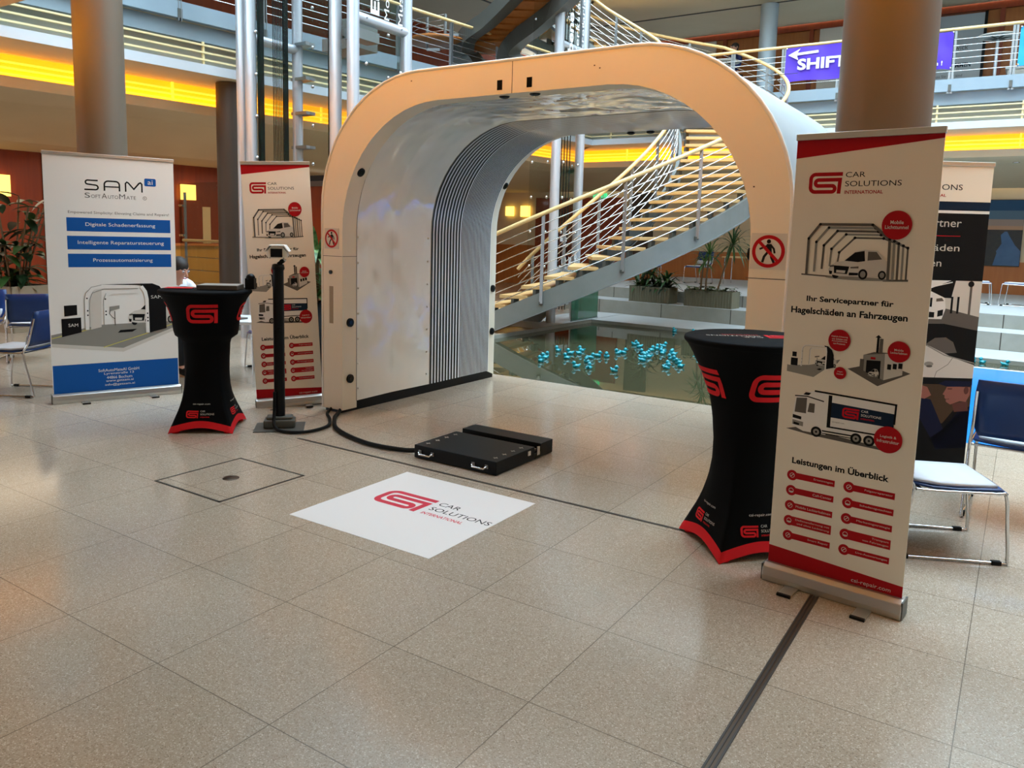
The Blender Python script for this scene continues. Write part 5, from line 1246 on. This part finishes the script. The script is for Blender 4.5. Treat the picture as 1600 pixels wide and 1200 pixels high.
# ------------------------------------------------------------------ signs on the upper railing
def rail_banner(label, x0, x1, z0, z1, m, name='hanging_banner'):
    t = thing(name, label, 'banner', ((x0 + x1) / 2, 16.688, z0)); cx = (x0 + x1) / 2
    b = MB(); n = 14; vs = []
    for i in range(n + 1):
        for j in range(7):
            u = -.5 + i / n; v = j / 6; vs.append((u * (x1 - x0), .012 * math.sin(u * 17 + v * 3) + .008 * math.sin(v * 9 + u * 6), v * (z1 - z0) - .012 * math.cos(u * 12) * (1 if j == 0 else 0)))
    b.add(vs, [(i * 7 + j, (i + 1) * 7 + j, (i + 1) * 7 + j + 1, i * 7 + j + 1) for i in range(n) for j in range(6)], m, True); b.build('cloth', t)
    b = MB()
    for u in (-.49, .49):
        for v in (.02, .98): b.ball((u * (x1 - x0), -.01, v * (z1 - z0)), .018, 'chrome', 8, 5)
    b.build('eyelet', t)
    return t, lambda u, v, d: (u - cx, -.028 - d, v - z0)
t, F = rail_banner('purple hanging banner with white arrow, left of the right column', -4.455, -2.80, 4.80, 5.465, 'purple')
b = MB(); b.stroke([(-3.82, 5.345), (-4.26, 5.325)], .05, F, 0, 'white'); b.poly([(-4.40, 5.32), (-4.17, 5.43), (-4.24, 5.325), (-4.20, 5.21)], F, .001, 'white'); b.build('arrow', t)
b = MB(); b.text('SHIFT', -4.21, 5.01, -3.28, 5.23, F, 0, 'white', .035)
b.build('lettering', t)
t, F = rail_banner('narrow purple hanging banner right of the right column', -2.25, -1.475, 4.80, 5.455, 'purple')
b = MB(); b.text('Win !', -1.92, 4.87, -1.62, 4.95, F, 0, 'white', .02); b.build('lettering', t)
t, F = rail_banner('bright cyan hanging banner at the right picture edge', -.45, .8, 4.76, 5.43, 'cyan')
b = MB(); b.ring(-.16, 5.18, .16, .05, F, 0, 'white', 28); b.build('ring_print', t)

# upper gallery furniture
t = thing('welcome_panel', 'tall grey glossy welcome panel on the upper gallery wall', 'panel', (-1.97, 21.30, 4.61))
b = MB(); b.box(-.75, .68, -.03, 0, 0, 2.27, 'panel_grey'); b.build('sheet', t)
b = MB(); b.box(.68, .74, -.04, 0, 0, 2.30, 'black'); b.box(-.75, .74, -.04, 0, 2.27, 2.31, 'wood_dark'); b.build('frame', t)
F = lambda u, v, d: (u + 1.97 - .09, -.034 - d, v - 4.61)
b = MB(); b.text('sedgwick', -2.00, 6.06, -1.48, 6.20, F, 0, 'print_mid'); b.text('HERZLICH WILLKOMMEN', -2.7, 5.70, -1.40, 5.80, F, 0, 'print_navy', .02); b.text('schön, dass Sie hier sind', -2.4, 5.48, -1.55, 5.55, F, 0, 'print_mid'); b.rect(-2.0, 5.99, -1.72, 6.015, F, 0, 'rail_wood'); b.build('lettering', t)
def high_table(label, x, y, z):
    t = thing('high_table', label, 'table', (x, y, z))
    b = MB(); b.lathe([(.28, 1.08), (.36, 1.10), (.36, 1.12), (0, 1.125)], 'paint', (0, 0, 0), 36); b.build('table_top', t)
    b = MB(); b.lathe([(.03, .02), (.03, 1.08)], 'tube', (0, 0, 0), 16); b.build('pole', t)
    b = MB()
    for k in range(6): a = k * PI / 3; b.bar((0, 0, 1.05), (.24 * math.cos(a), .24 * math.sin(a), 1.09), .03, .02, 'dark_steel')
    b.build('top_bracket', t)
    b = MB(); b.lathe([(.24, 0), (.23, .02), (.03, .03)], 'steel', (0, 0, 0), 28); b.build('base', t)
high_table('round white high table on the upper gallery near the cyan banner', -.87, 18.6, 4.61)
high_table('round white high table on the upper gallery before the standing person', -6.35, 18.5, 4.61)
t = thing('sideboard', 'white counter with food on the upper gallery at the right edge', 'counter', (-.08, 20.2, 4.61))
b = MB(); b.box(-.62, 1.2, -.3, .3, 0, .70, 'paint'); b.build('body', t)
b = MB(); b.box(-.66, 1.24, -.34, .34, .70, .74, 'white'); b.build('worktop', t)
random.seed(4)
for k in range(7):
    b = MB(); b.ball((0, 0, 0), .055, 'orange_fruit' if k < 4 else 'green_fruit', 10, 7); o = b.build('orange' if k < 4 else 'green_apple'); o.location = (-.58 + .125 * k, 20.02 + .04 * (k % 2), 5.405)
    tag(o, 'round orange on the white upper counter by the cyan banner' if k < 4 else 'green apple on the white upper counter by the cyan banner', 'fruit', 'oranges on the upper counter' if k < 4 else 'green apples on the upper counter')
b = MB(); b.box(-.16, .16, -.1, .1, 0, .22, 'cloth_dark'); b.box(-.08, .08, -.07, .07, .22, .34, 'cloth_dark'); o = b.build('dark_bag', bevel=.02); o.location = (-.38, 20.36, 5.35); tag(o, 'dark bag standing behind the fruit on the upper counter', 'bag')

# walls: lamps, door, picture, exit sign, box for the yellow-lit wood
def wall_lamp(label, p, d, s=.19):
    """p on the wall, d = direction out of the wall"""
    rz = math.atan2(d[1], d[0]) - PI / 2
    t = thing('wall_lamp', label, 'lamp', p, rz)
    b = MB(); b.box(-s, s, .03, .09, -s, s, 'lamp'); b.build('lamp_shade', t)
    b = MB(); b.box(-.06, .06, 0, .03, -.06, .06, 'steel'); b.build('mount', t)
p = XL(10.45, 6.47, 2.25); wall_lamp('square glowing wall lamp at the left picture edge', (p[0], p[1], 2.25), (1, -.1), .2)
p = XL(14.2, 6.47, 2.33); wall_lamp('square glowing wall lamp seen through the glass beside the left bar table', (p[0], p[1], 2.33), (1, -.1), .17)
wall_lamp('glowing wall lamp on the back wall, under the stair handrail', (-13.6, 21.43, 2.33), (0, -1), .17)
wall_lamp('glowing wall lamp on the back wall beside the arch leg', (-14.2, 21.43, 2.33), (0, -1), .15)
p = XL(14.55, 6.46, 0)
dd = thing('panel_door', 'wood door with narrow pale glass strip in the left wall', 'door', (p[0], p[1], 0), math.radians(-83.4 + 180 - 90 + 83.4 + 83.4))
dd.rotation_euler = (0, 0, math.atan2(.993, .115))
b = MB(); b.box(-.5, .5, -.05, -.01, 0, 2.15, 'wood_red'); b.build('leaf', dd)
b = MB(); b.box(-.02, .17, -.062, -.05, .9, 2.02, 'cream'); b.build('glass_strip', dd)
b = MB(); b.box(-.44, -.38, -.10, -.05, .98, 1.02, 'steel'); b.build('handle', dd)
t = thing('lit_panel_box', 'golden box in place of the yellow-lit wood panel behind the glass balustrade', 'counter', (-15.2, 10.6, 0), math.radians(83.4))  # added box, stands in for a yellow-lit wood panel seen as a reflection
b = MB(); b.box(-1.1, 1.1, -.3, .3, 0, 1.16, 'wood_yellow_lit'); b.build('body', t)
b = MB(); b.box(-1.15, 1.15, -.36, .34, 1.16, 1.20, 'wood_orange'); b.build('worktop', t)
t = thing('river_picture', 'large framed dusk river photograph on the back wall at the right', 'picture', (-.50, 21.42, 1.145))
b = MB(); b.box(-.40, .37, -.03, 0, 0, 1.53, 'photo_dark'); b.build('canvas', t)
F = lambda u, v, d: (u, -.031 - d, v)
b = MB(); b.rect(-.395, .02, .365, 1.515, F, 0, 'photo_dark')
for v0, v1, m_ in ((1.28, 1.515, 'dusk_high'), (1.08, 1.28, 'dusk_mid'), (.93, 1.08, 'dusk_low'), (.84, .93, 'dusk_glow')): b.rect(-.395, v0, .365, v1, F, .001, m_)
b.poly([(-.05, .72), (.02, .80), (.07, .80), (.12, .70), (.24, .50), (.36, .36), (.36, .02), (-.20, .02), (-.14, .30), (-.02, .52)], F, .001, 'photo_blue'); b.poly([(-.395, .02), (-.16, .02), (-.10, .30), (-.16, .48), (-.22, .60), (-.30, .52), (-.395, .62)], F, .002, 'photo_dark'); b.build('photograph', t)
t = thing('exit_sign', 'small green glowing exit sign behind the stair railing', 'sign', (-10.95, 21.42, 2.70))
b = MB(); b.box(-.22, .22, -.06, 0, 0, .18, 'exit_green'); b.build('housing', t)
F = lambda u, v, d: (u, -.062 - d, v)
b = MB(); b.poly([(-.18, .09), (-.08, .15), (-.08, .11), (.0, .11), (.0, .07), (-.08, .07), (-.08, .03)], F, 0, 'white'); b.stroke([(.10, .03), (.13, .08), (.12, .12), (.16, .10)], .02, F, 0, 'white'); b.build('pictogram', t)
b = MB(); b.box(-9.9, -9.2, 21.38, 21.44, .53, 2.9, 'column_dark'); struct(b.build('door_1'))
b = MB(); b.box(-13.2, -10.2, 21.36, 21.44, .53, 2.75, 'wood_red'); struct(b.build('wall_panel'))
# spotlights in the soffits
sp = None; n_ = 0
for x, y, z in [(-4.2, 18.9, 7.085), (-2.9, 19.4, 7.085), (-1.2, 19.6, 7.085), (-.9, 19.1, 3.285), (-.35, 18.9, 3.285), (-.2, 19.5, 3.285)] + [(XL(k, 1.7, 0)[0], XL(k, 1.7, 0)[1], 3.285) for k in (8.5, 10.5, 12.5)]:
    if sp is None:
        sp = thing('ceiling_spot', '', 'spotlight', (x, y, z)); b = MB(); b.lathe([(.05, -.012), (.065, -.012), (.065, 0)], 'chrome', (0, 0, 0), 18); b.build('rim', sp); b = MB(); b.lathe([(0, -.006), (.05, -.006)], 'spot', (0, 0, 0), 16); b.build('lamp_face', sp); o = sp
    else: o = copy_tree(sp); o.location = (x, y, z)
    tag(o, 'small recessed ceiling spot over the upper back gallery' if z > 6 else ('small recessed ceiling spot under the back gallery' if y > 15 else 'small recessed ceiling spot under the left gallery'), 'spotlight', 'spots upper gallery' if z > 6 else ('spots under back gallery' if y > 15 else 'spots under left gallery'))
